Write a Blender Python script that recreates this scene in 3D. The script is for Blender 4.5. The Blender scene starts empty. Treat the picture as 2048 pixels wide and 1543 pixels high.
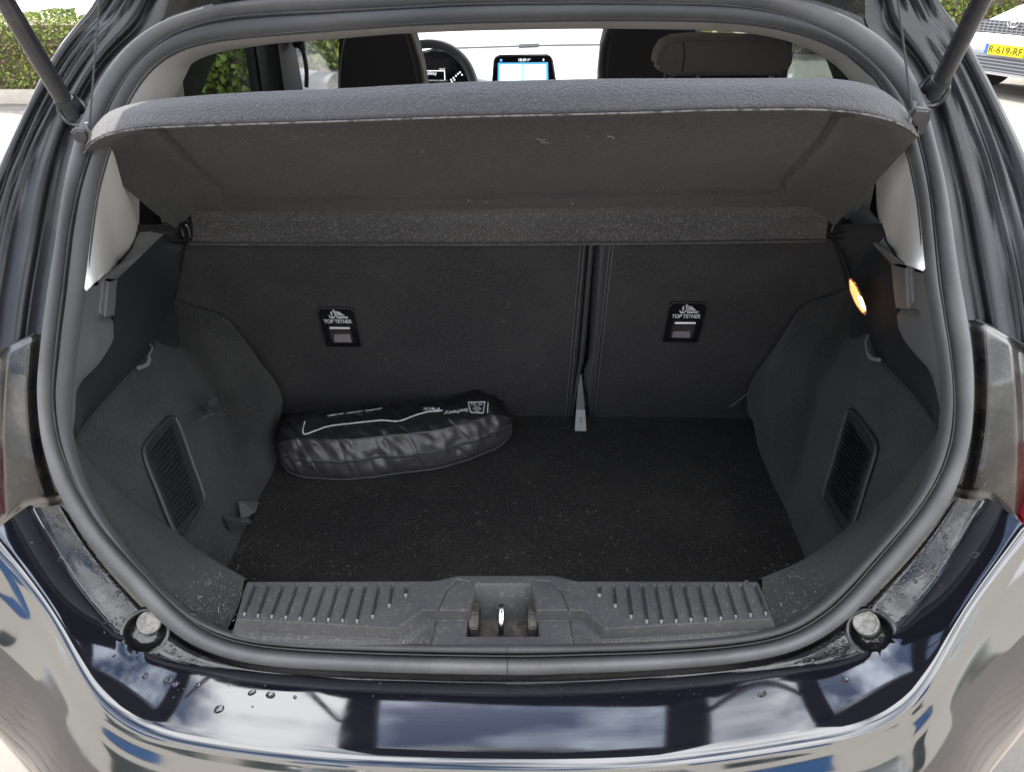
import bpy, bmesh, math, random
import numpy as np
from mathutils import Vector, Matrix, noise as mn
from mathutils.bvhtree import BVHTree
random.seed(7); rng = np.random.default_rng(7)
scene = bpy.context.scene
col = scene.collection
# ------------------------------------------------------------------ camera
F = 1490.0                      # focal length in photograph pixels (2048 wide)
CAM = np.array([.03, -.66, 1.45]); PITCH = math.radians(30); YAW = .02
cy, sy = math.cos(YAW), math.sin(YAW)
def rz(v): return np.array([v[0]*cy - v[1]*sy, v[0]*sy + v[1]*cy, v[2]])
FW = rz((0, math.cos(PITCH), -math.sin(PITCH))); UP = rz((0, math.sin(PITCH), math.cos(PITCH))); RT = rz((1, 0, 0))
cd = bpy.data.cameras.new('camera'); cam = bpy.data.objects.new('camera', cd); col.objects.link(cam)
cd.sensor_width = 36; cd.lens = 36*F/2048; cd.clip_start = .02; cd.clip_end = 500
M3 = Matrix((Vector(RT), Vector(UP), Vector(-FW))).transposed()
cam.matrix_world = Matrix.Translation(Vector(CAM)) @ M3.to_4x4()
scene.camera = cam
# ------------------------------------------------------------------ sky and sun
SUN_EL, SUN_AZ = math.radians(46), math.radians(-16)     # azimuth from +Y towards +X
w = bpy.data.worlds.new('World'); scene.world = w; w.use_nodes = True
nt = w.node_tree; N = nt.nodes; L = nt.links; N.clear()
out = N.new('ShaderNodeOutputWorld'); bg = N.new('ShaderNodeBackground'); sky = N.new('ShaderNodeTexSky')
sky.sky_type = 'NISHITA'; sky.sun_disc = False; sky.sun_elevation = SUN_EL; sky.sun_rotation = SUN_AZ
sky.air_density = 1; sky.dust_density = 1.5; sky.ozone_density = 1
tc = N.new('ShaderNodeTexCoord'); mp = N.new('ShaderNodeMapping'); mp.inputs['Scale'].default_value = (1, 1, 1.8)
mp.inputs['Location'].default_value = (5.3, 10.1, .7)
nz = N.new('ShaderNodeTexNoise'); nz.inputs['Scale'].default_value = 1.7; nz.inputs['Detail'].default_value = 9; nz.inputs['Roughness'].default_value = .56
cr = N.new('ShaderNodeValToRGB'); cr.color_ramp.elements[0].position = .42; cr.color_ramp.elements[1].position = .60
mx = N.new('ShaderNodeMix'); mx.data_type = 'RGBA'; mx.inputs['B'].default_value = (17, 17.2, 17.6, 1)
L.new(tc.outputs['Generated'], mp.inputs['Vector']); L.new(mp.outputs[0], nz.inputs['Vector']); L.new(nz.outputs['Fac'], cr.inputs[0])
L.new(cr.outputs[0], mx.inputs['Factor']); L.new(sky.outputs[0], mx.inputs['A']); L.new(mx.outputs['Result'], bg.inputs['Color'])
bg.inputs['Strength'].default_value = .11; L.new(bg.outputs[0], out.inputs[0])
sd = bpy.data.lights.new('sun', 'SUN'); sd.energy = 4.2; sd.angle = math.radians(.5); sd.color = (1, .95, .87)
so = bpy.data.objects.new('sun', sd); col.objects.link(so)
sdir = Vector((math.cos(SUN_EL)*math.sin(SUN_AZ), math.cos(SUN_EL)*math.cos(SUN_AZ), math.sin(SUN_EL)))
so.rotation_euler = sdir.to_track_quat('Z', 'Y').to_euler()
scene.view_settings.view_transform = 'Standard'; scene.view_settings.look = 'None'
scene.view_settings.exposure = 1.5; scene.view_settings.gamma = 1
scene.render.engine = 'CYCLES'
scene.cycles.max_bounces = 8; scene.cycles.transparent_max_bounces = 12
# ------------------------------------------------------------------ pixel -> place geometry helpers
def ray(u, v): return FW + ((u-1024)/F)*RT + ((771.5-v)/F)*UP
def ax(u, v, x): d = ray(u, v); return CAM + d*((x-CAM[0])/d[0])
def ay(u, v, y): d = ray(u, v); return CAM + d*((y-CAM[1])/d[1])
def az(u, v, z): d = ray(u, v); return CAM + d*((z-CAM[2])/d[2])
def at(u, v, t): return CAM + ray(u, v)*t
def apl(u, v, p, n):
    d = ray(u, v); n = np.array(n, float); return CAM + d*(np.dot(np.array(p)-CAM, n)/np.dot(d, n))
GZ = [.30, .60, .70, .80, .90, 1.0, 1.1, 1.2, 1.3, 1.4, 1.5]
GY = [-.06, -.05, -.03, -.01, .01, .05, .11, .18, .27, .36, .46]
def Gf(x, z, off=0): return float(np.interp(z, GZ, GY)) + .25*x*x + off
def G(u, v, off=0):
    d = ray(u, v); a, b = .35, 3.0
    for _ in range(36):
        m = (a+b)/2; p = CAM + d*m
        if p[1] < Gf(p[0], p[2], off): a = m
        else: b = m
    return CAM + d*a
# smooth resample
def cat(pts, n, closed=False):
    P = np.array(pts, float); k = len(P)
    dens = []
    rngi = range(k if closed else k-1)
    for i in rngi:
        p0 = P[(i-1) % k] if (closed or i > 0) else 2*P[0]-P[1]
        p1 = P[i]; p2 = P[(i+1) % k]
        p3 = P[(i+2) % k] if (closed or i < k-2) else 2*P[-1]-P[-2]
        for s in np.linspace(0, 1, 12, endpoint=False):
            dens.append(.5*((2*p1)+(-p0+p2)*s+(2*p0-5*p1+4*p2-p3)*s*s+(-p0+3*p1-3*p2+p3)*s**3))
    if not closed: dens.append(P[-1])
    else: dens.append(P[0])
    D = np.array(dens); dl = np.r_[0, np.cumsum(np.linalg.norm(np.diff(D, axis=0), axis=1))]
    t = np.linspace(0, dl[-1], n, endpoint=not closed)
    return np.stack([np.interp(t, dl, D[:, j]) for j in range(D.shape[1])], 1)
def lin(pts, n):
    D = np.array(pts, float); dl = np.r_[0, np.cumsum(np.linalg.norm(np.diff(D, axis=0), axis=1))]
    t = np.linspace(0, dl[-1], n); return np.stack([np.interp(t, dl, D[:, j]) for j in range(D.shape[1])], 1)
def gsm(a, s, circ=False):
    k = int(3*s)+1; w_ = np.exp(-.5*(np.arange(-k, k+1)/s)**2); w_ /= w_.sum()
    if circ: e = np.r_[a[-k:], a, a[:k]]
    else: e = np.r_[2*a[0]-a[k:0:-1], a, 2*a[-1]-a[-2:-k-2:-1]]
    return np.convolve(e, w_, 'valid')
def sst(a, b, x): t = np.clip((x-a)/(b-a), 0, 1); return t*t*(3-2*t)
def nrm(v): v = np.array(v, float); return v/(np.linalg.norm(v)+1e-12)
# ------------------------------------------------------------------ object helpers
def tag(o, label=None, cat=None, group=None, kind=None):
    if label: o['label'] = label
    if cat: o['category'] = cat
    if group: o['group'] = group
    if kind: o['kind'] = kind
    return o
def empty(name, loc, rotz=0, **k):
    o = bpy.data.objects.new(name, None); o.location = loc; o.rotation_euler = (0, 0, rotz); o.empty_display_size = .1
    col.objects.link(o); tag(o, **k); return o
def link(name, me, mat, parent=None, world=True, **k):
    o = bpy.data.objects.new(name, me); col.objects.link(o)
    if mat is not None:
        for m in (mat if isinstance(mat, (list, tuple)) else [mat]): me.materials.append(m)
    if parent is not None:
        o.parent = parent
        if world: o.matrix_parent_inverse = WM(parent).inverted()
    tag(o, **k); return o
def WM(o):
    m = Matrix.LocRotScale(o.location, o.rotation_euler, o.scale)
    if o.parent: return WM(o.parent) @ o.matrix_parent_inverse @ m
    return m
def mesh(name, V, Fc, mat, parent=None, smooth=True, world=True, fix=True, **k):
    me = bpy.data.meshes.new(name); me.from_pydata([tuple(map(float, v)) for v in V], [], [tuple(int(i) for i in f) for f in Fc])
    if fix:
        b = bmesh.new(); b.from_mesh(me); bmesh.ops.recalc_face_normals(b, faces=b.faces[:]); b.to_mesh(me); b.free()
    if smooth: me.shade_smooth()
    return link(name, me, mat, parent, world, **k)
def gridVF(P, cu=False, cv=False):
    P = np.asarray(P); n, m = P.shape[:2]; V = P.reshape(-1, 3); Fc = []
    for i in range(n if cu else n-1):
        for j in range(m if cv else m-1):
            i2, j2 = (i+1) % n, (j+1) % m
            Fc.append((i*m+j, i2*m+j, i2*m+j2, i*m+j2))
    return V, Fc
def grid(name, P, mat, parent=None, cu=False, cv=False, **k):
    V, Fc = gridVF(P, cu, cv); return mesh(name, V, Fc, mat, parent, fix=False, **k)
def loft(name, lines, n, m, mat, parent=None, smoothlines=True, **k):
    R = [(cat if smoothlines else lin)(l, n) for l in lines]
    R = np.array(R)            # k x n x 3
    out_ = np.array([cat(R[:, i], m) if len(R) > 2 else lin(R[:, i], m) for i in range(n)])
    return grid(name, out_, mat, parent, **k)
class MB:
    def __init__(s): s.V = []; s.F = []
    def add(s, V, Fc):
        b = len(s.V); s.V += [tuple(map(float, v)) for v in V]; s.F += [tuple(i+b for i in f) for f in Fc]; return s
    def box(s, c, h, R=None):
        c = np.array(c, float); h = np.array(h, float); R = np.eye(3) if R is None else np.array(R)
        V = [c + R @ (h*np.array(q)) for q in ((-1,-1,-1),(1,-1,-1),(1,1,-1),(-1,1,-1),(-1,-1,1),(1,-1,1),(1,1,1),(-1,1,1))]
        return s.add(V, [(0,3,2,1),(4,5,6,7),(0,1,5,4),(1,2,6,5),(2,3,7,6),(3,0,4,7)])
    def tube(s, pts, r, n=8, closed=False, caps=True):
        P = np.array(pts, float); k = len(P); r = np.broadcast_to(np.array(r, float), (k,)); rows = []; ref = None
        for i in range(k):
            a = P[(i-1) % k] if (closed or i) else P[0]; b = P[(i+1) % k] if (closed or i < k-1) else P[-1]
            t = nrm(b-a)
            if ref is None: ref = nrm(np.cross(t, (0, 0, 1) if abs(t[2]) < .9 else (1, 0, 0)))
            ref = nrm(ref - t*np.dot(ref, t)); q = np.cross(t, ref)
            rows.append([P[i] + r[i]*(math.cos(2*math.pi*j/n)*ref + math.sin(2*math.pi*j/n)*q) for j in range(n)])
        V, Fc = gridVF(np.array(rows), closed, True)
        if caps and not closed: Fc += [tuple(range(n))[::-1], tuple((k-1)*n+j for j in range(n))]
        return s.add(V, Fc)
    def prism(s, poly, d):
        P = [np.array(p, float) for p in poly]; n = len(P); d = np.array(d, float)
        return s.add(P + [p+d for p in P], [tuple(range(n))[::-1], tuple(range(n, 2*n))] + [(i, (i+1) % n, n+(i+1) % n, n+i) for i in range(n)])
    def build(s, name, mat, parent=None, bevel=0, seg=2, smooth=True, sharp=True, **k):
        me = bpy.data.meshes.new(name); me.from_pydata(s.V, [], s.F)
        b = bmesh.new(); b.from_mesh(me); bmesh.ops.recalc_face_normals(b, faces=b.faces[:])
        if bevel:
            ed = [e for e in b.edges if len(e.link_faces) == 2 and e.calc_face_angle(0) > .6]
            bmesh.ops.bevel(b, geom=ed, offset=bevel, segments=seg, affect='EDGES', clamp_overlap=True)
        b.to_mesh(me); b.free()
        if smooth:
            me.shade_smooth()
            if sharp: me.set_sharp_from_angle(angle=math.radians(38))
        return link(name, me, mat, parent, **k)
def rotm(ax_, a):
    return np.array(Matrix.Rotation(a, 3, ax_))
def textmesh(body, size=1.0, ext=0, bold=0):
    cu = bpy.data.curves.new('txt', 'FONT'); cu.body = body; cu.size = size; cu.align_x = 'CENTER'; cu.align_y = 'CENTER'; cu.extrude = ext; cu.offset = bold
    o = bpy.data.objects.new('txt', cu); col.objects.link(o)
    dg = bpy.context.evaluated_depsgraph_get(); me = bpy.data.meshes.new_from_object(o.evaluated_get(dg))
    V = np.array([v.co[:] for v in me.vertices]); Fc = [tuple(p.vertices) for p in me.polygons]
    bpy.data.objects.remove(o); bpy.data.curves.remove(cu); bpy.data.meshes.remove(me)
    return V, Fc
# ------------------------------------------------------------------ materials
def mat(name, base, rough=.5, metal=0, spec=.5, coat=0, bump=(), var=None, sheen=0, emit=None, es=1, rvar=None, speck=None, tint=None):
    """bump: list of (scale, distance); var: (scale, colour2, lo, hi); speck: (scale, colour, threshold)"""
    m = bpy.data.materials.new(name); m.use_nodes = True; t = m.node_tree; n = t.nodes; l = t.links
    p = n['Principled BSDF']; p.inputs['Roughness'].default_value = rough; p.inputs['Metallic'].default_value = metal
    p.inputs['Specular IOR Level'].default_value = spec; p.inputs['Coat Weight'].default_value = coat; p.inputs['Coat Roughness'].default_value = .03
    p.inputs['Sheen Weight'].default_value = sheen; p.inputs['Sheen Roughness'].default_value = .5
    c = (*base, 1) if len(base) == 3 else base
    p.inputs['Base Color'].default_value = c
    co = n.new('ShaderNodeTexCoord'); cur = None
    def nzn(scale, det=3, ro=.6):
        q = n.new('ShaderNodeTexNoise'); q.inputs['Scale'].default_value = scale; q.inputs['Detail'].default_value = det; q.inputs['Roughness'].default_value = ro
        l.new(co.outputs['Object'], q.inputs['Vector']); return q.outputs['Fac']
    def ramp(src, lo, hi):
        q = n.new('ShaderNodeMapRange'); q.inputs['From Min'].default_value = lo; q.inputs['From Max'].default_value = hi; l.new(src, q.inputs['Value']); return q.outputs[0]
    def mixc(fac, a, b):
        q = n.new('ShaderNodeMix'); q.data_type = 'RGBA'; l.new(fac, q.inputs['Factor'])
        if a is None: q.inputs['A'].default_value = c
        else: l.new(a, q.inputs['A'])
        q.inputs['B'].default_value = (*b, 1); return q.outputs['Result']
    for v in ([var] if var and not isinstance(var, list) else (var or [])):
        cur = mixc(ramp(nzn(v[0], 5), v[2], v[3]), cur, v[1])
    if speck: cur = mixc(ramp(nzn(speck[0], 2, .5), speck[2], speck[2]+.06), cur, speck[1])
    if cur is not None: l.new(cur, p.inputs['Base Color'])
    if rvar: 
        q = n.new('ShaderNodeMapRange'); q.inputs['From Min'].default_value = rvar[1]; q.inputs['From Max'].default_value = rvar[2]
        q.inputs['To Min'].default_value = rough; q.inputs['To Max'].default_value = rvar[3]; l.new(nzn(rvar[0], 5), q.inputs['Value']); l.new(q.outputs[0], p.inputs['Roughness'])
        if coat: l.new(q.outputs[0], p.inputs['Coat Roughness'])
    prev = None
    for s_, d_ in bump:
        b = n.new('ShaderNodeBump'); b.inputs['Distance'].default_value = d_; b.inputs['Strength'].default_value = 1; l.new(nzn(s_, 3), b.inputs['Height'])
        if prev: l.new(prev, b.inputs['Normal'])
        prev = b.outputs[0]
    if prev: l.new(prev, p.inputs['Normal'])
    if emit: p.inputs['Emission Color'].default_value = (*emit, 1); p.inputs['Emission Strength'].default_value = es
    return m
def glass(name, tr=(1, 1, 1), gl=.08):
    m = bpy.data.materials.new(name); m.use_nodes = True; t = m.node_tree; n = t.nodes; l = t.links; n.clear()
    o = n.new('ShaderNodeOutputMaterial'); a = n.new('ShaderNodeBsdfTransparent'); a.inputs[0].default_value = (*tr, 1)
    g = n.new('ShaderNodeBsdfGlossy'); g.inputs['Roughness'].default_value = .0; mx_ = n.new('ShaderNodeMixShader'); lw = n.new('ShaderNodeLayerWeight'); lw.inputs[0].default_value = .5
    pw = n.new('ShaderNodeMath'); pw.operation = 'POWER'; pw.inputs[1].default_value = 4; l.new(lw.outputs['Facing'], pw.inputs[0])
    fr = n.new('ShaderNodeMath'); fr.operation = 'MULTIPLY_ADD'; fr.inputs[1].default_value = .5; fr.inputs[2].default_value = .025; l.new(pw.outputs[0], fr.inputs[0])
    l.new(fr.outputs[0], mx_.inputs[0]); l.new(a.outputs[0], mx_.inputs[1]); l.new(g.outputs[0], mx_.inputs[2]); l.new(mx_.outputs[0], o.inputs[0]); return m
M = {}
M['paint'] = mat('black_paint', (.006, .006, .010), .045, coat=1, spec=.9, bump=((900, .00001),), rvar=(30, .5, .75, .10))
M['paint'].node_tree.nodes['Principled BSDF'].inputs['Coat IOR'].default_value = 1.66
M['paint_dirty'] = mat('dusty_black_paint', (.016, .016, .019), .27, coat=.10, spec=.35, var=[(9, (.045, .040, .036), .55, .9), (160, (.10, .09, .075), .64, .9)], rvar=(14, .4, .65, .42), bump=((300, .0003),))
M['rubber'] = mat('weathered_skylit_rubber', (.085, .086, .090), .55, spec=.45, var=[(7, (.13, .13, .134), .42, .66), (260, (.22, .21, .19), .66, .85)], bump=((700, .0003),))  # outer bulb: its sky highlight is put into the lighter colour
M['rubber_in'] = mat('shaded_inner_rubber', (.052, .053, .055), .66, spec=.35, var=[(6, (.075, .075, .077), .4, .7), (300, (.13, .125, .115), .68, .85)], bump=((600, .0004),))
M['ledge_paint'] = mat('wet_dusty_ledge_paint', (.010, .010, .012), .09, coat=.35, spec=.5, var=[(60, (.05, .046, .042), .55, .85), (400, (.16, .15, .13), .68, .9)], rvar=(25, .45, .7, .35), bump=((120, .0006),))
M['seal_edge'] = mat('dusty_seal_edge', (.20, .185, .16), .8, var=[(180, (.08, .075, .07), .45, .65)], bump=((500, .0005),))
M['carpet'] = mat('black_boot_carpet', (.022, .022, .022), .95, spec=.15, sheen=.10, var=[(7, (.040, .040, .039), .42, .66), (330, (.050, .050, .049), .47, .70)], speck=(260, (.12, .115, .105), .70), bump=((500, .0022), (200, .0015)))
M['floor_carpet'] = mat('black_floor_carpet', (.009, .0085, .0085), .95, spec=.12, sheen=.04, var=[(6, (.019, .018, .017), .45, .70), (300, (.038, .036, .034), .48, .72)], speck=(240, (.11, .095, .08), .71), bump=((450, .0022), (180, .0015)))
M['seat_felt'] = mat('black_seat_back_felt', (.022, .021, .022), .95, spec=.15, sheen=.08, var=[(5, (.036, .035, .035), .40, .68), (340, (.052, .050, .051), .47, .72)], speck=(280, (.14, .135, .13), .715), bump=((520, .0022),))
M['shelf_under'] = mat('charcoal_shelf_felt', (.030, .029, .030), .95, spec=.15, sheen=.12, var=[(5, (.044, .042, .042), .40, .68), (320, (.070, .067, .068), .47, .72)], speck=(250, (.18, .17, .16), .72), bump=((480, .0025),))
M['shelf_lip'] = mat('grey_shelf_fabric', (.058, .055, .058), .95, spec=.2, sheen=.35, var=[(4, (.070, .066, .070), .35, .7), (300, (.105, .10, .104), .48, .72)], bump=((320, .0022), (600, .001)))
M['beige'] = mat('pale_beige_headliner', (.88, .83, .77), .9, spec=.2, var=[(400, (.80, .75, .69), .5, .75)], bump=((900, .0006),))
M['white_trim'] = mat('pale_grey_pillar_plastic', (.82, .80, .76), .5, var=[(3, (.78, .76, .72), .4, .7)], bump=((1500, .00015),))
M['plastic'] = mat('grained_grey_plastic', (.20, .20, .203), .5, spec=.5, var=[(6, (.23, .23, .233), .4, .7)], bump=((1300, .0006),))
M['plastic_dark'] = mat('dark_grained_plastic', (.022, .023, .025), .6, spec=.4, bump=((1300, .0005),), var=[(7, (.030, .031, .033), .4, .7)])
M['sill'] = mat('scuffed_sill_plastic', (.045, .045, .048), .48, spec=.5, var=[(9, (.072, .070, .070), .4, .75), (150, (.13, .12, .105), .55, .80)], speck=(520, (.30, .28, .24), .70), bump=((1200, .0007),), rvar=(20, .4, .7, .65))
M['groove_pale'] = mat('bright_dusty_groove_end', (.26, .25, .23), .8, var=[(400, (.15, .145, .13), .45, .7)])  # groove dust plus the brightness of the slanted ends, put into the colour
M['gloss'] = mat('gloss_black_plastic', (.008, .008, .009), .12, spec=.6, rvar=(60, .5, .7, .35))
M['white_print'] = mat('white_print', (.60, .60, .60), .6, var=[(400, (.25, .25, .25), .52, .7)])
M['chrome'] = mat('worn_chrome', (.62, .60, .60), .22, metal=1, var=[(200, (.3, .28, .26), .55, .75)])
M['steel'] = mat('tether_bar_steel', (.75, .70, .73), .3, metal=.7)
M['rust'] = mat('rust_stained_plastic', (.035, .031, .028), .7, var=[(70, (.115, .085, .06), .46, .72), (300, (.22, .19, .15), .60, .8)], bump=((400, .0008),))
M['nylon'] = mat('black_nylon', (.014, .014, .015), .32, spec=.6, bump=((45, .0012), (1500, .0002)))
M['nylon_grey'] = mat('grey_black_nylon', (.042, .038, .040), .34, spec=.6, bump=((45, .0012), (1500, .0003)))
M['cord'] = mat('grey_cord', (.07, .07, .075), .8, bump=((2500, .0006),))
M['strut'] = mat('strut_satin_black', (.022, .022, .025), .25, spec=.6, var=[(30, (.055, .05, .045), .55, .8)])
M['seat'] = mat('black_seat_fabric', (.06, .06, .068), .9, sheen=.15, bump=((900, .0008),))
M['headrest'] = mat('dark_grey_headrest_fabric', (.20, .188, .18), .9, sheen=.2, bump=((500, .002),), var=[(400, (.26, .245, .235), .5, .7)])
M['piping'] = mat('beige_piping', (.30, .26, .19), .7)
M['dash'] = mat('dashboard_plastic', (.16, .17, .20), .55, bump=((500, .0008),))
M['stitch'] = mat('grey_stitching', (.085, .085, .087), .8)
M['strap'] = mat('grey_webbing', (.14, .14, .145), .7, bump=((1500, .0006),))
M['strap_light'] = mat('light_grey_strap_end', (.27, .27, .28), .55)
M['hook'] = mat('grey_hook_plastic', (.17, .17, .17), .5)
M['lamp'] = mat('lit_boot_lamp', (1, .75, .4), .4, emit=(1, .42, .10), es=.55)
M['bulb'] = mat('lit_bulb', (1, .85, .6), .4, emit=(1, .72, .36), es=4)
M['screen'] = mat('display_screen', (.5, .7, .9), .3, emit=(.80, .93, 1), es=.8)
M['screen_blue'] = mat('display_screen_blue', (.1, .3, .6), .3, emit=(.10, .38, .80), es=.5)
M['led'] = mat('instrument_lights', (.8, .8, .8), .4, emit=(.8, .85, .9), es=.5)
M['glass'] = glass('clear_glass', (.98, .99, .99)); M['tint'] = glass('dark_tinted_glass', (.50, .55, .53)); M['tail_glass'] = glass('tailgate_glass', (.84, .88, .94))
M['red'] = mat('red_lamp_lens', (.45, .008, .02), .08, coat=1)
M['white_car'] = mat('white_car_paint', (.78, .78, .80), .2, coat=1)
M['silver_car'] = mat('silver_car_paint', (.55, .58, .58), .25, coat=1)
M['blue_car'] = mat('pale_blue_car_paint', (.42, .52, .62), .25, coat=1)
M['car_glass'] = mat('car_window_glass', (.05, .07, .07), .05, coat=1)
M['tyre'] = mat('tyre_rubber', (.03, .03, .03), .8); M['rim'] = mat('alloy_rim', (.5, .5, .52), .3, metal=.8)
M['plate'] = mat('yellow_plate', (.85, .68, .01), .5); M['plate_blue'] = mat('plate_blue_band', (.05, .20, .60), .5); M['plate_ink'] = mat('plate_ink', (.05, .04, .01), .5)
M['leaf'] = mat('hedge_leaf', (.12, .17, .030), .6, var=[(12, (.24, .28, .05), .4, .6)]); M['leaf2'] = mat('hedge_leaf_brown', (.24, .19, .11), .7, var=[(12, (.17, .15, .07), .4, .6)])
M['leaf_in'] = mat('hedge_twigs', (.14, .11, .07), .9, bump=((30, .03),))
M['wall'] = mat('pale_render', (.62, .60, .56), .9, bump=((40, .002),)); M['fascia'] = mat('blue_fascia', (.03, .12, .32), .35); M['fascia2'] = mat('pale_green_cladding', (.45, .56, .50), .5)
M['shopglass'] = mat('shop_window', (.03, .05, .05), .06, coat=1); M['kerb'] = mat('pale_kerb', (.48, .43, .37), .9, var=[(8, (.38, .35, .31), .4, .7)], bump=((80, .003),))
M['paver'] = mat('cream_paver', (.21, .19, .168), .88, var=[(3, (.17, .155, .137), .35, .7), (120, (.26, .24, .215), .6, .8)], bump=((150, .002),))
M['ground'] = mat('sandy_ground', (.20, .182, .16), .9, var=[(1.5, (.165, .15, .132), .35, .7), (60, (.14, .13, .115), .62, .8)], bump=((60, .004),))
M['water'] = glass('water', (1, 1, 1))
_m = bpy.data.materials.new('water_drop'); _m.use_nodes = True; _p = _m.node_tree.nodes['Principled BSDF']; _p.inputs['Transmission Weight'].default_value = 1; _p.inputs['IOR'].default_value = 1.33; _p.inputs['Roughness'].default_value = 0; M['drop'] = _m
M['lint'] = mat('pale_lint', (.42, .38, .32), .9); M['lint_dark'] = mat('dull_lint', (.16, .14, .12), .9)
M['dash_sunlit'] = mat('sunlit_dash_top', (.50, .52, .58), .6)  # paler than dashboard plastic: sunlight through the windscreen is put into the colour

car = empty('car', (0, 1.2, 0), label='black hatchback seen from behind with its tailgate raised and boot open', cat='car')
# ================================================================== aperture rings
CX, CY = 1005, 650
Opx = [(1005,-16),(700,-8),(560,-2),(444,10),(342,38),(290,62),(239,103),(202,150),(178,205),(154,260),(137,325),(126,393),(113,495),(100,560),(88,633),(80,711),(74,770),(76,828),(84,898),(105,964),(125,1012),(152,1061),(196,1119),(248,1173),(300,1226),(336,1265),(385,1296),(461,1323),(538,1335),(605,1340),(810,1348),(1015,1352),(1102,1351),(1308,1342),(1478,1328),(1575,1311),(1640,1284),(1695,1246),(1727,1211),(1803,1131),(1880,1046),(1915,985),(1930,944),(1945,867),(1951,789),(1948,711),(1940,653),(1921,555),(1908,470),(1900,400),(1885,340),(1866,269),(1848,192),(1821,124),(1771,75),(1718,41),(1655,17),(1560,-4),(1300,-12)]
Mpx = [(1005,6),(890,9),(695,20),(478,31),(393,44),(328,73),(284,109),(253,147),(219,205),(190,270),(167,342),(144,420),(132,517),(117,653),(105,750),(103,828),(117,886),(142,954),(173,1008),(215,1069),(269,1123),(335,1196),(400,1255),(434,1273),(537,1293),(760,1305),(1015,1310),(1137,1308),(1342,1301),(1496,1287),(1582,1270),(1631,1242),(1688,1196),(1746,1127),(1823,1038),(1868,975),(1894,925),(1909,867),(1911,789),(1902,711),(1888,620),(1876,535),(1868,440),(1856,355),(1841,280),(1813,207),(1771,153),(1718,103),(1655,62),(1573,29),(1490,12),(1365,7),(1200,5)]
Ipx = [(1005,38),(890,41),(697,53),(513,68),(410,78),(355,91),(321,108),(295,133),(273,160),(253,195),(235,235),(215,300),(198,350),(188,400),(178,478),(167,573),(156,649),(144,734),(135,808),(137,867),(152,925),(173,983),(190,1014),(246,1093),(308,1163),(365,1219),(423,1252),(461,1264),(537,1277),(742,1286),(1005,1289),(1205,1287),(1410,1277),(1557,1257),(1615,1227),(1650,1200),(1707,1142),(1784,1058),(1840,990),(1871,917),(1886,859),(1888,770),(1882,711),(1868,635),(1853,544),(1846,470),(1838,385),(1817,298),(1800,235),(1780,182),(1755,149),(1718,112),(1655,79),(1573,54),(1490,41),(1366,36),(1200,35)]
NR = 420
TH = np.linspace(0, 2*math.pi, NR, endpoint=False)     # 0 = right, increasing anticlockwise on screen (towards top)
def ringrad(px, sm=2.2):
    P = cat(px, 1200, True); d = P-np.array([CX, CY]); th = np.arctan2(-d[:, 1], d[:, 0]) % (2*math.pi); r = np.hypot(d[:, 0], d[:, 1])
    o = np.argsort(th); th = th[o]; r = r[o]
    th = np.r_[th-2*math.pi, th, th+2*math.pi]; r = np.r_[r, r, r]
    rr = np.interp(TH, th, r); return gsm(rr, sm, True)
RO, RM, RI = ringrad(Opx), ringrad(Mpx), ringrad(Ipx)
def rpx(R, i): return CX + R[i]*math.cos(TH[i]), CY - R[i]*math.sin(TH[i])
PO = np.array([G(*rpx(RO, i)) for i in range(NR)]); PM = np.array([G(*rpx(RM, i)) for i in range(NR)]); PI = np.array([G(*rpx(RI, i)) for i in range(NR)])
def s3(P, s=2.5): return np.stack([gsm(P[:, j], s, True) for j in range(3)], 1)
PO, PM, PI = s3(PO), s3(PM), s3(PI)
D = nrm((0, -.75, .66))
def ringpx(R): return np.array([rpx(R, i) for i in range(NR)])
# weatherstrip: two rubber bulbs and a central lip
prof = [(0,-.022),(.02,-.006),(.07,.004),(.17,.010),(.28,.0095),(.37,.003),(.41,-.006),(.435,-.017),(.45,-.017),(.465,-.003),(.49,.0005),(.515,-.002),(.53,-.015),(.555,-.016),(.58,-.006),(.64,.002),(.74,.007),(.86,.006),(.94,.002),(.98,-.003),(1.0,-.008)]
rows = []
for i in range(NR):
    r = []
    for s, h in prof:
        p = PO[i] + (PM[i]-PO[i])*(s/.5) if s < .5 else PM[i] + (PI[i]-PM[i])*((s-.5)/.5)
        r.append(p + D*(h + .0007*mn.noise(Vector(p*28))*(h > -.01)))
    rows.append(cat(r, 64))
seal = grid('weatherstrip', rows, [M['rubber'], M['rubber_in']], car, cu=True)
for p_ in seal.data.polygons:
    if p_.vertices[0] % 64 > 30: p_.material_index = 1  # inner half gets the darker copy, shade put into its colour
jb = MB(); ib = int(np.argmin(np.abs(TH-1.5*math.pi)))+1
jb.tube([rows[ib][j]+D*.0006 for j in range(3, 60)], .0005, 5); jb.build('strip_joint', M['plastic_dark'], seal)
eb = MB(); eb.tube([rows[i][3]-D*.0035 for i in range(NR)], .0022, 6, closed=True); eb.build('seal_edge', M['seal_edge'], seal)
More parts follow.
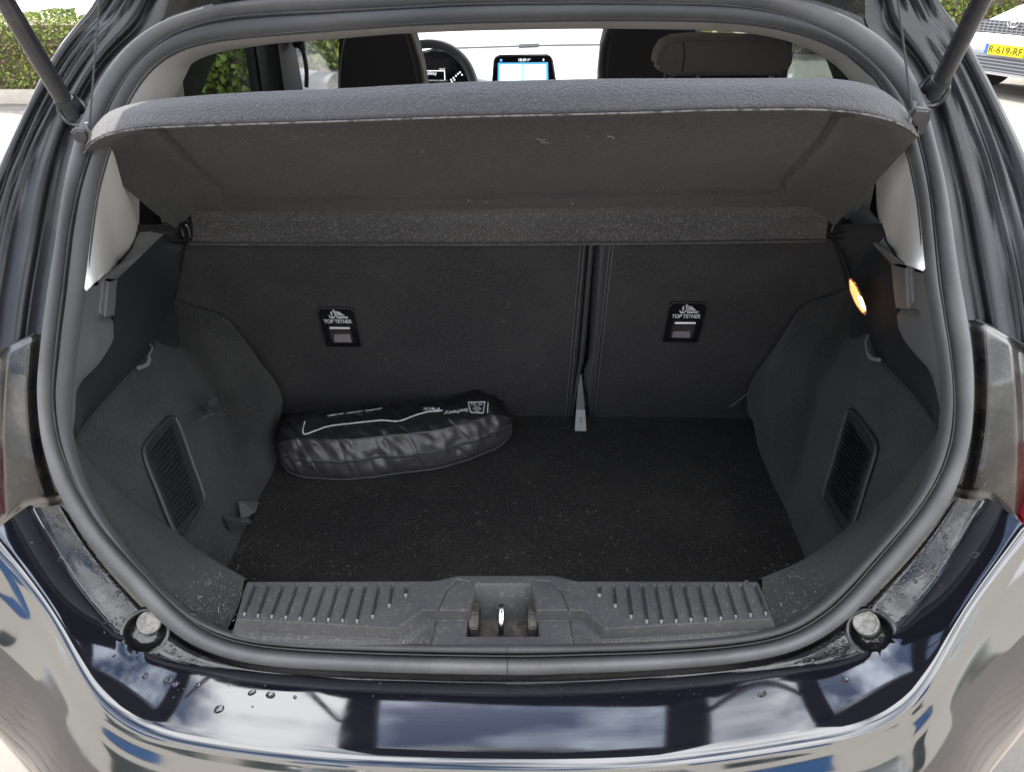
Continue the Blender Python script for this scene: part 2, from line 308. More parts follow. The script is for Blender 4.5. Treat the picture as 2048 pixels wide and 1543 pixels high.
# ================================================================== body shell sides and roof edge
def side_shell(sgn):
    # per v sample: u of channel edge, flat face, two ridge lines and the outer body edge
    if sgn < 0:
        vs  = [-140, -60, 0, 51, 116, 219, 328, 430, 560, 690, 800, 900, 1004]
        E   = [270, 232, 191, 147, 102, 51, 0, -38, -75, -95, -105, -110, -112]
        Rg  = [330, 290, 243, 200, 152, 90, 41, 8, -18, -34, -46, -50, -52]
    else:
        vs  = [-140, -60, 0, 58, 153, 248, 331, 430, 560, 690, 800, 900, 1004]
        E   = [1800, 1842, 1879, 1925, 1974, 2022, 2058, 2092, 2120, 2132, 2140, 2145, 2150]
        Rg  = [1745, 1785, 1825, 1866, 1918, 1957, 1987, 2014, 2044, 2062, 2075, 2082, 2085]
    n = 90; vv = np.linspace(vs[0], vs[-1], n)
    Eu = cat(np.c_[E, vs], n); Ru = cat(np.c_[Rg, vs], n)
    Opts = ringpx(RO); m = (Opts[:, 0] < CX) if sgn < 0 else (Opts[:, 0] > CX)
    Op = Opts[m]; Op = Op[Op[:, 1] > -14]; o = np.argsort(Op[:, 1]); Op = Op[o]
    rows = []
    for k in range(n):
        v = Eu[k, 1]; vO = max(v, -13); uO = np.interp(vO, Op[:, 1], Op[:, 0])
        if v < 30:  # near the top the seal runs flat; keep the shell under it
            uO = (uO if v > 0 else np.interp(2, Op[:, 1], Op[:, 0]))
            tmin = Ru[k, 0] - sgn*70
            uO = max(uO, tmin) if sgn > 0 else min(uO, tmin)
            if v < 0: uO = tmin
        uR = np.interp(v, Ru[:, 1], Ru[:, 0]); uE = Eu[k, 0]
        W_ = uR-uO; X_ = uE-uR
        px = [(uO - sgn*16, .035), (uO + sgn*4, .032), (uO + W_*.22, .034), (uO + W_*.30, .036), (uO + W_*.36, .020), (uO + W_*.66, .017), (uO + W_*.80, .020), (uR - sgn*17, .020),
              (uR - sgn*12, .008), (uR - sgn*7, .008), (uR - sgn*3, .020), (uR + sgn*3, .020), (uR + X_*.18, .008), (uR + X_*.28, .007), (uR + X_*.42, .018), (uR + X_*.5, .020), (uR+X_*.60, .006), (uR + X_*.90, .002), (uE - sgn*2, .004), (uE, .014)]
        q = [G(u, v, off) for u, off in px]
        e = q[-1]; q += [e + (sgn*.004, .03, 0), e + (sgn*.02, .12, 0), e + (sgn*.05, .40, .0), e + (sgn*.06, .9, .0)]
        rows.append(cat(q, 96))
    rows = np.array(rows)
    for j in range(rows.shape[1]):
        for c in range(3): rows[:, j, c] = gsm(rows[:, j, c], 2.5)
    o = grid('body_side', rows, M['paint_dirty'], car)
    return o, rows
shellL, rowsL = side_shell(-1); shellR, rowsR = side_shell(1)
# hidden rear face of the roof panel above the opening
lt = [PO[i] + np.array([0, .02, 0]) for i in range(NR) if .26*math.pi < TH[i] < .74*math.pi]
lt2 = [p + np.array([p[0]*.04, .0, .055]) for p in lt]; lt3 = [p + np.array([p[0]*.06, .10, .075]) for p in lt]
loft('roof_rear_edge', [lt, lt2, lt3], 60, 10, M['paint_dirty'], car)
# corner body panel under the tail lamp pocket with its seam
def corner_panel(sgn):
    if sgn < 0: top = [(70,668),(40,682),(0,700),(-50,722)]; bot = [(112,1010),(80,1014),(45,1022),(0,1066),(-30,1092)]
    else: top = [(1950,640),(1985,655),(2048,690),(2090,706)]; bot = [(1912,996),(1945,1000),(1985,1006),(2040,1058),(2066,1080)]
    t = [G(u, v, .010) for u, v in top]
    Op_ = ringpx(RO); Op_ = Op_[(Op_[:, 0] < CX) if sgn < 0 else (Op_[:, 0] > CX)]; Op_ = Op_[np.argsort(Op_[:, 1])]
    T_ = np.array(top, float); B_ = np.array(bot, float)
    if sgn < 0: T_, B_ = T_[::-1], B_[::-1]
    uo_ = -40 if sgn < 0 else 2088; P_ = []
    for k in range(60):
        w_ = k/59; r_ = []
        for m in range(70):
            f = m/64
            vv_ = 668 + w_*342
            for _it in range(3):
                ui = np.interp(vv_, Op_[:, 1], Op_[:, 0]) - sgn*5; u_ = ui + (uo_-ui)*min(f, 1)
                vv_ = np.interp(u_, T_[:, 0], T_[:, 1])*(1-w_) + np.interp(u_, B_[:, 0], B_[:, 1])*w_
            off = .020*(1-float(sst(.0, .24, f))) - .004*math.sin(math.pi*min(f, 1)) + .014*float(sst(.52+.18*w_, .66+.18*w_, f)) + .010*float(sst(.05, .0, w_)) + .022*float(sst(.93, 1.0, w_))
            r_.append(G(u_, vv_, off) + np.array([0, .03, 0])*max(f-1, 0)*10)
        P_.append(r_)
    P_ = np.array(P_)
    for a_ in range(60):
        for c_ in range(3): P_[a_, :, c_] = gsm(P_[a_, :, c_], 1.2)
    P_ = np.concatenate([P_, P_[-1:] + np.array([0, .03, -.03])], 0)
    grid('corner_panel', P_, M['paint_dirty2'], car)
    m_ = MB(); m_.tube([p + D*.001 for p in cat(t, 20)], .0012, 6); m_.build('panel_seam', M['plastic_dark'], car)
M['paint_dirty2'] = mat('grimy_black_paint', (.010, .009, .009), .13, coat=.22, spec=.40, var=[(10, (.050, .044, .039), .46, .75), (120, (.11, .095, .08), .60, .85)], rvar=(9, .42, .6, .3), bump=((200, .0002),))
corner_panel(-1); corner_panel(1)
fl_ = []
for i in range(NR):
    ow_ = nrm((PO[i][0], 0, PO[i][2]-1.05)); fl_.append([PO[i] - D*.008, PO[i] + ow_*.006 - D*.020, PO[i] + ow_*.016 - D*.034, PO[i] + ow_*.05 - D*.055])
grid('aperture_flange', fl_, M['paint_dirty'], car, cu=True)
# ================================================================== bumper
Spx = [(58,1010),(84,1060),(119,1123),(152,1175),(192,1227),(238,1282),(277,1309),(327,1323),(400,1333),(571,1349),(759,1362),(1015,1368),(1137,1366),(1308,1357),(1513,1341),(1640,1330),(1727,1316),(1777,1290),(1823,1242),(1880,1161),(1915,1105),(1946,1050),(1976,996)]
Tpx = [(-18,1068),(20,1115),(77,1177),(115,1231),(142,1285),(158,1335),(185,1385),(215,1423),(269,1450),(346,1473),(461,1492),(577,1506),(742,1518),(1015,1525),(1239,1523),(1427,1506),(1581,1482),(1697,1462),(1760,1450),(1804,1432),(1836,1400),(1861,1357),(1892,1288),(1919,1227),(1976,1150),(2015,1104),(2052,1052)]
Obx = [(118,1006),(152,1065),(196,1123),(248,1178),(300,1232),(336,1271),(385,1302),(461,1328),(538,1340),(605,1345),(810,1353),(1015,1357),(1102,1356),(1308,1347),(1478,1333),(1575,1316),(1640,1289),(1695,1251),(1727,1216),(1803,1136),(1880,1050),(1915,992)]
NB = 260
def zS(v): return .683 + .175*float(sst(1330, 985, v))
def zT(v): return .664 + .170*float(sst(1470, 1030, v))
def curve(px, zf, n=NB, sm=3):
    P = cat(px, n); return P
Sp = cat(Spx, NB); Tp = cat(Tpx, NB); Ob = cat(Obx, NB)
# pair the curves by distance travelled from the centre line
def cen(P, c=1010):
    k = int(np.argmin(np.abs(P[:, 0]-c) + 1e3*(P[:, 1] < 1250))); 
    a = lin(P[:k+1], NB//2+1); b = lin(P[k:], NB//2+1)[1:]; return np.r_[a, b]
Sp, Tp, Ob = cen(Sp), cen(Tp), cen(Ob)
def smo(P, s=4): return np.stack([gsm(P[:, j], s) for j in range(3)], 1)
O3 = smo(np.array([G(u, v, .0) for u, v in Ob]), 6)
S3 = smo(np.array([az(Sp[k][0], Sp[k][1], O3[k][2]-.003) for k in range(len(Sp))]), 5)
arm = [float(sst(.52, .40, abs(O3[k][0]))) for k in range(len(O3))]
T3 = smo(np.array([az(Tp[k][0], Tp[k][1], O3[k][2]-.004-.016*arm[k]) for k in range(len(Tp))]), 7)
OW = []
for k in range(len(T3)):
    tn_ = nrm(T3[min(k+6, len(T3)-1)]-T3[max(k-6, 0)]); o_ = nrm(np.cross(tn_, (0, 0, 1))); o_ = -o_ if o_[1] > 0 else o_; OW.append(nrm((o_[0], o_[1], 0)))
OW = smo(np.array(OW), 12)
nb = len(S3); rows = []
for k in range(nb):
    o = O3[k]; s = S3[k]; t = T3[k]
    a = T3[max(k-3, 0)]; b = T3[min(k+3, nb-1)]; tan = nrm(b-a); outw = nrm(np.cross(tan, (0, 0, 1))); 
    if outw[1] > 0: outw = -outw
    ow = nrm(OW[k]); z = np.array([0, 0, 1.])
    lo = np.array([o[0], o[1], min(o[2]-.014, s[2]+.01)]) ; 
    def cr_(q): return s*(1-q)+t*q + z*(.005+.0062*arm[k])*(q-q*q)
    r = [o + (0, .012, -.03), o + (0, .001, -.004), o*.9+s*.1 - z*.0025, o*.6+s*.4 - z*.004, o*.2+s*.8 - z*.004, s - ow*.0045 - z*.0045, s - ow*.003 - z*.001, s - z*.0, cr_(.06), cr_(.18), cr_(.32), cr_(.46), cr_(.60), cr_(.74), cr_(.87), cr_(.95), t - z*.0015, t + ow*.005 - z*.007, t + ow*.013 - z*.020, t + ow*.030 - z*.045, t + ow*.060 - z*.10, t + ow*.085 - z*.18, t + ow*.09 - z*.26, t + ow*.07 - z*.36, t+ow*.02 - z*.42]
    rows.append(cat(r, 110))
bump_rows = np.array(rows)
for j in range(bump_rows.shape[1]):
    for c in range(3): bump_rows[:, j, c] = gsm(bump_rows[:, j, c], 3.5)
bumper = grid('rear_bumper', bump_rows, [M['paint'], M['ledge_paint']], car)
JS = [int(np.argmin(np.linalg.norm(bump_rows[k][:60]-S3[k], axis=1))) for k in range(nb)]
for p_ in bumper.data.polygons:
    k_, j_ = divmod(p_.vertices[0], 110)
    if j_ < JS[k_]-1: p_.material_index = 1
# thin bright edge line along the step
# recessed round wells with rubber buffers
wells = []
bv0 = BVHTree.FromPolygons([v_.co[:] for v_ in bumper.data.vertices], [tuple(p_.vertices) for p_ in bumper.data.polygons])
def well(u, v, ru, bu, bv, rb):
    k = int(np.argmin((Sp[:, 0]-u)**2 + (Sp[:, 1]-v)**2)); c = az(u, v, S3[k][2]-.001)
    hh = bv0.ray_cast(Vector(CAM), Vector(nrm(ray(u, v))), 4); c = np.array(hh[0]); n = np.array(hh[1]); n = n if n[2] > 0 else -n
    dep = np.dot(c-CAM, FW); r = ru/F*dep*1.02
    bmh = bmesh.new(); bmh.from_mesh(bumper.data); C_ = Vector(c); N_ = Vector(n)
    kill = []; near = []
    for v_ in bmh.verts:
        dv_ = v_.co - C_; ax_ = dv_.dot(N_); rad = (dv_ - N_*ax_).length
        if abs(ax_) < .03 and rad < r: kill.append(v_)
    bmesh.ops.delete(bmh, geom=kill, context='VERTS')
    for v_ in bmh.verts:
        dv_ = v_.co - C_; ax_ = dv_.dot(N_); pr_ = dv_ - N_*ax_
        if abs(ax_) < .03 and v_.is_boundary and pr_.length < r*1.22: v_.co = C_ + N_*ax_ + pr_.normalized()*r
    bmh.to_mesh(bumper.data); bmh.free(); wells.append((c, n, r))
    # collar + cup + buffer
    e1 = nrm(np.cross(n, (0, 1, 0))); e2 = np.cross(n, e1); z0 = c
    prof_ = [(r*1.27, -.0035), (r*1.21, .0008), (r*1.12, .0020), (r*1.02, .0016), (r*.965, -.002), (r*.93, -.024), (r*.5, -.025), (0.0005, -.025)]
    rr = [[z0 + (a*math.cos(t))*e1 + (a*math.sin(t))*e2 + n*h for a, h in prof_] for t in np.linspace(0, 2*math.pi, 48, endpoint=False)]
    cup = grid('buffer_well', rr, M['ledge_paint'], bumper, cu=True)
    bc = apl(bu, bv, c, n); rb3 = rb/F*dep
    pr = [(rb3, -.028), (rb3, -.004), (rb3*.97, -.001), (rb3*.88, .0), (rb3*.84, -.0012), (rb3*.5, -.0012), (rb3*.3, -.0025), (.0003, -.0025)]
    rr = [[bc + (a*math.cos(t))*e1 + (a*math.sin(t))*e2 + n*h for a, h in pr] for t in np.linspace(0, 2*math.pi, 36, endpoint=False)]
    grid('rubber_buffer', rr, M['buffer'], bumper, cu=True)
M['buffer'] = mat('dusty_rubber_buffer', (.27, .26, .24), .8, var=[(150, (.15, .145, .135), .45, .62), (500, (.42, .41, .38), .6, .75)], bump=((400, .001),))
well(291, 1262, 38, 298, 1243, 23); well(1741, 1262, 39, 1731, 1243, 25)
# tail lamps just outside the bumper tips
for sgn in (-1, 1):
    pts = [(-60, 1060), (-130, 1080), (-160, 980), (-100, 900)] if sgn < 0 else [(2052, 1058), (2047, 1046), (2100, 960), (2160, 900), (2170, 1080), (2100, 1110)]
    MB().prism([G(u, v, -.008) for u, v in pts], (0, .05, 0)).build('tail_lamp', M['red'], car, bevel=.004)
# ================================================================== sill trim (relief surface)
NU, NV = 760, 120
backu = np.linspace(491, 1519, NU); frontu = np.linspace(461, 1557, NU)
def vback(u): return 1160 - 11*float(sst(860, 925, u))*float(sst(1160, 1100, u)) - 1.5*math.sin(math.pi*(u-491)/1028)
fi = ringpx(RI); fm = fi[fi[:, 1] > 1200]; fo = np.argsort(fm[:, 0]); fm = fm[fo]
gl_t = [(325,145),(405,145),(488,145),(570,145),(650,145),(732,145),(810,145),(893,145),(970,145),(1050,145),(1130,145),(1210,150)]
gl_b = [(255,325),(335,335),(415,340),(497,345),(580,350),(662,355),(747,358),(830,362),(915,365),(1007,340),(1105,275),(1202,215)]
gr_t = [(580,145),(665,145),(745,145),(830,145),(908,145),(990,145),(1075,145),(1160,145),(1240,145),(1325,145),(1408,145),(1490,145)]
gr_b = [(583,215),(677,275),(770,340),(862,368),(948,368),(1035,365),(1122,358),(1208,355),(1297,350),(1385,340),(1470,330),(1560,320)]
grooves = [((400+a[0]/2.926, 1120+a[1]/2.926), (400+b[0]/2.926, 1120+b[1]/2.926)) for a, b in zip(gl_t, gl_b)] + [((1000+a[0]/2.926, 1120+a[1]/2.926), (1000+b[0]/2.926, 1120+b[1]/2.926)) for a, b in zip(gr_t, gr_b)]
UU = np.zeros((NU, NV)); VV = np.zeros((NU, NV)); B3 = np.zeros((NU, NV, 3))
for i in range(NU):
    vb = vback(backu[i]); vf = float(np.interp(frontu[i], fm[:, 0], fm[:, 1])) + 2
    pb = az(backu[i], vb, .732); pf = az(frontu[i], vf, .700)
    # plateau height kept level, front flange lower
    for j in range(NV):
        b = j/(NV-1); u = backu[i]*(1-b)+frontu[i]*b; v = vb*(1-b)+vf*b
        UU[i, j] = u; VV[i, j] = v
V1 = np.interp(UU, [461, 793, 846, 1168, 1208, 1557], [1236, 1255, 1219, 1219, 1256, 1236])
V2 = np.interp(UU, [461, 803, 850, 1162, 1205, 1557], [1262, 1279, 1240, 1240, 1278, 1258])
Z = .732 - .020*np.clip((VV-V1)/(V2-V1), 0, 1)
Z -= .010*sst(0, 1, (VV-V2)/18)*(1-sst(850, 870, UU)*sst(1160, 1140, UU))*.4
# raised hump around the latch
def sd(u, v, a, b): # signed distance to line a->b
    dx, dy = b[0]-a[0], b[1]-a[1]; l = math.hypot(dx, dy); return ((u-a[0])*dy-(v-a[1])*dx)/l
hl = sst(-3, 4, sd(UU, VV, (762, 1238), (878, 1166))); hr = sst(-3, 4, sd(UU, VV, (1113, 1158), (1239, 1235)))
Z += .0035*hl*hr*(UU > 700)*(UU < 1300)
Z -= .006*sst(3, 0, VV-VV[:, :1])           # rounded back edge
edge = np.minimum(np.arange(NU), NU-1-np.arange(NU))[:, None]; Z -= .006*(1-np.clip(edge/4, 0, 1))
for (a, b) in grooves:
    dx, dy = b[0]-a[0], b[1]-a[1]; l2 = dx*dx+dy*dy
    t = ((UU-a[0])*dx+(VV-a[1])*dy)/l2; d = np.abs((UU-a[0])*dy-(VV-a[1])*dx)/math.sqrt(l2)
    Z -= .0042*sst(3.9, 2.2, d)*sst(-.03, .02, t)*sst(1.03, .93, t)
    Z += .0012*np.exp(-((d-5.0)/1.2)**2)*sst(-.05, 0, t)*sst(1.04, 1.0, t)
# latch recess
def inside(u, v):
    lft = np.interp(v, [1164, 1205, 1272], [951, 941, 930]); rgt = np.interp(v, [1164, 1205, 1272], [1063, 1071, 1080])
    return sst(0, 3, u-lft)*sst(0, 3, rgt-u)
dv = VV
rec = np.clip((dv-1166)/22, 0, 1)*sst(1272, 1267, dv)
Z -= .046*rec*inside(UU, VV)
# seam lines of the centre housing
for pts in ([(940,1163),(915,1158),(893,1180),(877,1216),(861,1290)], [(1075,1160),(1100,1162),(1122,1180),(1136,1216),(1148,1290)]):
    for p, q in zip(pts[:-1], pts[1:]):
        dx, dy = q[0]-p[0], q[1]-p[1]; l2 = dx*dx+dy*dy; t = np.clip(((UU-p[0])*dx+(VV-p[1])*dy)/l2, 0, 1)
        d = np.hypot(UU-p[0]-t*dx, VV-p[1]-t*dy); Z -= .0022*sst(1.9, .6, d)
# height is removed straight down from the un-lowered sheet so it stays a true solid shape
for i in range(NU):
    for j in range(NV):
        v1 = V1[i, j]; base = .732 - .020*min(max((VV[i, j]-v1)/(V2[i, j]-v1), 0), 1)
        p = az(UU[i, j], VV[i, j], base); B3[i, j] = (p[0], p[1], Z[i, j])
skirt0 = B3[:, :1] + np.array([0, .004, -.03]); skirt1 = B3[:, :1] + np.array([0, .006, -.17])
sillrows = np.concatenate([skirt1, skirt0, B3], 1)
sill = grid('sill_trim', sillrows, M['sill'], car)
dm = MB()
for (a, b) in grooves:
    p = az(b[0], b[1]-1.5, .7296); dm.box(p, (.0022, .0036, .0006), rotm('X', .35))
dm.build('groove_end', M['groove_pale'], sill, kind='stuff')
# latch brackets, base and striker loop
for s, u in ((-1, 949), (1, 1065)):
    p = az(u, 1236, .704); b_ = MB()
    b_.prism([p + np.array(q) for q in ((-.006, -.020, -.020), (-.006, .020, -.020), (-.006, .022, .012), (-.006, -.006, .016), (-.006, -.020, .004))], (.012, 0, 0))
    b_.build('latch_bracket', M['rust'], sill, bevel=.002)
    q = MB(); q.prism([p + np.array(c_) + (-s*.0066, 0, 0) for c_ in ((0, -.012, -.012), (0, .012, -.012), (0, .013, .006), (0, -.008, .009))], (-s*.0012, 0, 0)); q.build('bracket_pad', M['plastic_dark'], sill)
p = az(1003, 1264, .690); MB().box(p + (0, .004, -.002), (.042, .016, .0035)).build('latch_base', M['rust'], sill, bevel=.0015)
p0 = az(1003, 1262, .693); mb = MB()
loop = [p0+(0, -.006, -.006), p0+(0, -.008, .012), p0+(0, -.004, .026), p0+(0, .008, .033), p0+(0, .020, .026), p0+(0, .024, .008), p0+(0, .024, -.01)]
mb.tube(cat(loop, 36), .0044, 12); mb.build('striker_loop', M['chrome'], sill)
MB().box(p0+(0, -.010, -.004), (.010, .008, .003)).build('striker_slot', M['plastic_dark'], sill, bevel=.002)
# ================================================================== boot floor
ZF = .578
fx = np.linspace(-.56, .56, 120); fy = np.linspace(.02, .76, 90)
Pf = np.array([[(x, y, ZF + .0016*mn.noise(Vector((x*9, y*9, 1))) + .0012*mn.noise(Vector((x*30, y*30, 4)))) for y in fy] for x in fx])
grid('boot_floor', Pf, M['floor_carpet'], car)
# ================================================================== side linings
RC = math.radians(17); SP = np.array([0, .72, ZF]); SN = nrm((0, -math.cos(RC), -math.sin(RC)*-0 - math.sin(RC)))
SUPV = nrm((0, -math.sin(RC), math.cos(RC))); SN = nrm(np.cross((1, 0, 0), SUPV))       # forward-up normal
if SN[1] > 0: SN = -SN                                                                  # faces the boot opening
def seat(u, v, off=0): return apl(u, v, SP + SN*off, SN)
def side(sgn):
    s = sgn; X = .575
    if s < 0:
        L1 = [(144,882),(180,838),(240,770),(299,707)]; arch = [(322,655),(346,606),(389,616),(443,627),(467,650),(486,686),(507,712),(545,769),(560,840)]
        J = [(144,880),(175,925),(220,970),(270,1010),(335,1054)]; K = [(335,1054,1.137),(385,1096,1.09),(442,1131,1.045),(489,1158,1.012)]
        U = [(338,458,.60),(285,509,.60),(233,559,.60),(232,600,.598),(226,649,.59),(228,676,.587),(218,696,.586),(198,727,.583),(163,762,.578),(152,781,.577),(150,830,.576),(145,876,.575)]
        Lo = [(372,492),(362,540),(350,598),(326,652),(299,707),(270,738),(240,770),(200,815),(170,850),(145,880)]
        pilB = [(276,300),(277,400),(277,470),(268,493),(250,516),(233,532),(198,560)]
        led = [(277,452),(300,450),(338,447)]
    else:
        L1 = [(1878,859),(1845,815),(1795,760),(1746,707)]; arch = [(1722,640),(1699,585),(1649,594),(1614,603),(1594,622),(1571,662),(1545,695),(1510,745),(1487,822)]
        J = [(1878,862),(1850,905),(1812,955),(1765,1005),(1715,1042)]; K = [(1715,1042,1.137),(1660,1088,1.09),(1600,1127,1.045),(1524,1156,1.012)]
        U = [(1698,437,.63),(1742,485,.63),(1783,528,.63),(1786,570,.625),(1793,629,.615),(1797,657,.61),(1808,680,.605),(1830,708,.60),(1855,734,.595),(1867,758,.593),(1880,815,.59),(1883,855,.588)]
        Lo = [(1664,480),(1680,520),(1697,578),(1722,640),(1746,707),(1770,733),(1795,760),(1830,798),(1855,830),(1880,858)]
        pilB = [(1752,300),(1753,400),(1757,443),(1765,470),(1773,489),(1792,514),(1815,532)]
        led = [(1756,421),(1728,419),(1701,421)]; X = .59
    x0 = .455 if s < 0 else .50
    Wn = nrm((1, 0, (X-x0)/(.89-ZF)*s)) if False else None
    # wall plane through (s*X, *, .89) and (s*x0, *, ZF)
    p1 = np.array([s*X, 0, .89]); up_ = nrm(np.array([s*X, 0, .89]) - np.array([s*x0, 0, ZF])); wn = nrm(np.cross(up_, (0, 1, 0)))
    if wn[0]*s > 0: wn = -wn
    wallp = lambda u, v: apl(u, v, p1, wn)
    topl = [wallp(u, v) for u, v in L1] + [seat(u, v, .012) for u, v in arch]
    topl = lin(topl, 80)
    xb = .51 if s < 0 else .53
    botl = lin([(s*x0, .10, ZF-.01), (s*x0, .32, ZF-.01), (s*(x0+.0), .48, ZF-.01), (s*(x0+.01), .60, ZF-.01), (s*xb, .73, ZF-.01)], 80)
    topl = np.stack([gsm(topl[:, j], 1.2) for j in range(3)], 1)
    rows = []
    for k in range(80):
        a, b = topl[k], botl[k]; w_ = float(sst(.25, .55, k/79))*float(sst(1.0, .8, k/79)); r = [a + np.array([s*.05, .0, .02]), a + np.array([s*.015, 0, .004])]
        for q in np.linspace(0, 1, 50):
            p = a*(1-q)+b*q; p = p + wn*(.028*w_*math.sin(math.pi*min(q*1.3, 1))**1.0)
            p = p + wn*.004*mn.noise(Vector(p*9)); r.append(p)
        rows.append(r)
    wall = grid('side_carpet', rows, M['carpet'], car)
    # carpeted rim from the rubber strip to the wall and down to the sill
    px = ringpx(RI); sel = [i for i in range(NR) if (px[i, 0]-CX)*s > 0 and 855 < px[i, 1] < 1263 and abs(px[i, 0]-CX) > 530]
    sel.sort(key=lambda i: px[i, 1]); inn = [PI[i] - D*.005 + nrm((PI[i][0], 0, PI[i][2]-1.05))*.008 for i in sel]
    jj = [wallp(u, v) for u, v in J] + [at(u, v, t) for u, v, t in K[1:]]
    jj = lin(jj, 30); jj = np.stack([gsm(jj[:, j], 1.5) for j in range(3)], 1)
    a = lin(inn, 30); mid = (a*.5+jj*.5) + np.array([[-s*.006, -.002, .004]])
    dn = jj + np.array([s*.0, .012, -.012]); dn2 = jj + np.array([s*.012, .02, -.14])
    R = np.array([[*cat([a[i], mid[i], jj[i]], 16), dn[i], dn2[i]] for i in range(30)])
    grid('rim_carpet', R, M['carpet'], car)
    # dark upper side trim face
    ul = lin([ax(u, v, s*x) for u, v, x in U], 50); ll = lin([seat(*Lo[0], .01), seat(*Lo[1], .01), seat(*Lo[2], .012)] + [wallp(u, v) + wn*-.004 for u, v in Lo[3:]], 50)
    for q in (ul, ll):
        for j in range(3): q[:, j] = gsm(q[:, j], .8)
    tr = grid('side_trim', np.array([[ul[i]+(s*.0, .0, .0), *[ul[i]*(1-t)+ll[i]*t + wn*.008*math.sin(math.pi*t) for t in np.linspace(.04, 1, 16)], ll[i]+(s*.02, 0, -.02)] for i in range(50)]), M['trim_dark'], car)
    # grey plastic surround between strip and that face
    sel = [i for i in range(NR) if (px[i, 0]-CX)*s > 0 and (565 if s < 0 else 540) < px[i, 1] < 872]; sel.sort(key=lambda i: px[i, 1])
    ins = lin([PI[i] - D*.006 + nrm((PI[i][0], 0, PI[i][2]-1.05))*.008 for i in sel], 44)
    pb = [G(*pilB[-1], .03)]
    inner = [ax(u, v, s*(x)) for u, v, x in U[2:]]
    # outline follows pillar foot then the ridge
    R = []
    NI = 150; inner = lin(inner, NI); ins = lin(ins, NI)
    quads = [[(200,556),(217,556),(209,640),(190,648)], [(188,640),(230,631),(232,643),(186,656)]] if s < 0 else [[(1810,528),(1826,528),(1832,624),(1816,618)], [(1788,617),(1838,622),(1840,634),(1788,630)]]
    def qd(u, v, q):
        q = np.array(q, float); c0 = q.mean(0); d_ = 1e9
        for a1, b1 in zip(q, np.roll(q, -1, 0)):
            e_ = b1-a1; n_ = np.array([-e_[1], e_[0]])/np.hypot(*e_); n_ = n_*np.sign(np.dot(c0-a1, n_)); d_ = min(d_, np.dot((u, v)-a1, n_))
        return d_
    for i in range(NI):
        a_, b_ = ins[i], inner[i]; rr = []
        for t in np.linspace(0, 1, 60):
            p = a_*(1-t)+b_*t; p = p - np.array([0, 1, 0])*.006*math.sin(math.pi*t)
            r_ = p-CAM; dp = np.dot(r_, FW); u_, v_ = 1024+F*np.dot(r_, RT)/dp, 771.5-F*np.dot(r_, UP)/dp
            dep_ = max(float(sst(-1.5, 4, qd(u_, v_, q_))) for q_ in quads)
            p = p + np.array([s*.6, .8, -.0])*.026*dep_
            rr.append(p)
        rr.append(b_ + np.array([s*.004, .012, -.006]))
        R.append(rr)
    grid('side_surround', R, M['plastic'], car)
    # ledge for the shelf pivots and notch block
    P_led = [ax(u, v, s*.615) for u, v in led]
    r0 = ax(U[0][0], U[0][1], s*U[0][2]); r1 = ax(U[2][0], U[2][1], s*U[2][2])
    foot = [ax(u, v, s*.645) for u, v in pilB[2:6]]
    top_ = [ax(led[0][0], led[0][1], s*.66), ax(led[1][0], led[1][1], s*.66), ax(led[2][0], led[2][1], s*.62)]
    rid = lin([r1, ax(U[1][0], U[1][1], s*U[1][2]), r0], 12)
    outl = lin([G(*pilB[-1], .05)] + [ax(u, v, s*.64) for u, v in pilB[2:6][::-1]] + [ax(led[0][0]-s*2, led[0][1], s*.64), ax(led[1][0], led[1][1], s*.64), ax(led[2][0], led[2][1], s*.62)], 12)
    grid('shelf_support', np.array([lin([rid[i], rid[i]*.5+outl[i]*.5+(0, 0, .002), outl[i]+(0, 0, .0)], 10) for i in range(12)]), M['plastic'], car)
    # pale pillar foot
    sel = [i for i in range(NR) if (px[i, 0]-CX)*s > 0 and 200 < px[i, 1] < (575 if s < 0 else 546)]; sel.sort(key=lambda i: px[i, 1])
    a = lin([PI[i]+D*-.003 for i in sel], 40)
    bx_ = .655
    b = lin([ax(u, v, s*bx_) for u, v in pilB[:-1]] + [G(*pilB[-1], .04)] + [a[-1] + (0, .004, 0)], 40)
    for j in range(3): b[:, j] = gsm(b[:, j], .8)
    R = []
    for i in range(40):
        m1 = a[i]*.5+b[i]*.5 + np.array([-s*.008, -.012, .0]); R.append([*cat([a[i], m1, b[i]], 16), b[i] + np.array([s*.004, .012, 0]), b[i]+np.array([s*.03, .03, -.0])])
    grid('pillar_trim', R, M['white_trim'], car)
    # dark panel behind the pillar
    c_ = [ax(u, v, s*.69) for u, v in ([(262,330),(400,330),(400,520),(262,520)] if s < 0 else [(1640,330),(1780,330),(1780,500),(1640,500)])]
    MB().prism(c_, (s*.01, 0, 0)).build('quarter_lining', M['plastic_dark'], car)
    return wallp, wn
M['trim_dark'] = mat('charcoal_side_trim', (.017, .018, .020), .75, spec=.3, speck=(420, (.10, .095, .09), .735), bump=((900, .0006),), var=[(700, (.028, .029, .030), .5, .7)])
wallL, wnL = side(-1); wallR, wnR = side(1)
M['vent'] = mat('vent_plastic', (.032, .033, .034), .45, bump=((700, .0004),))
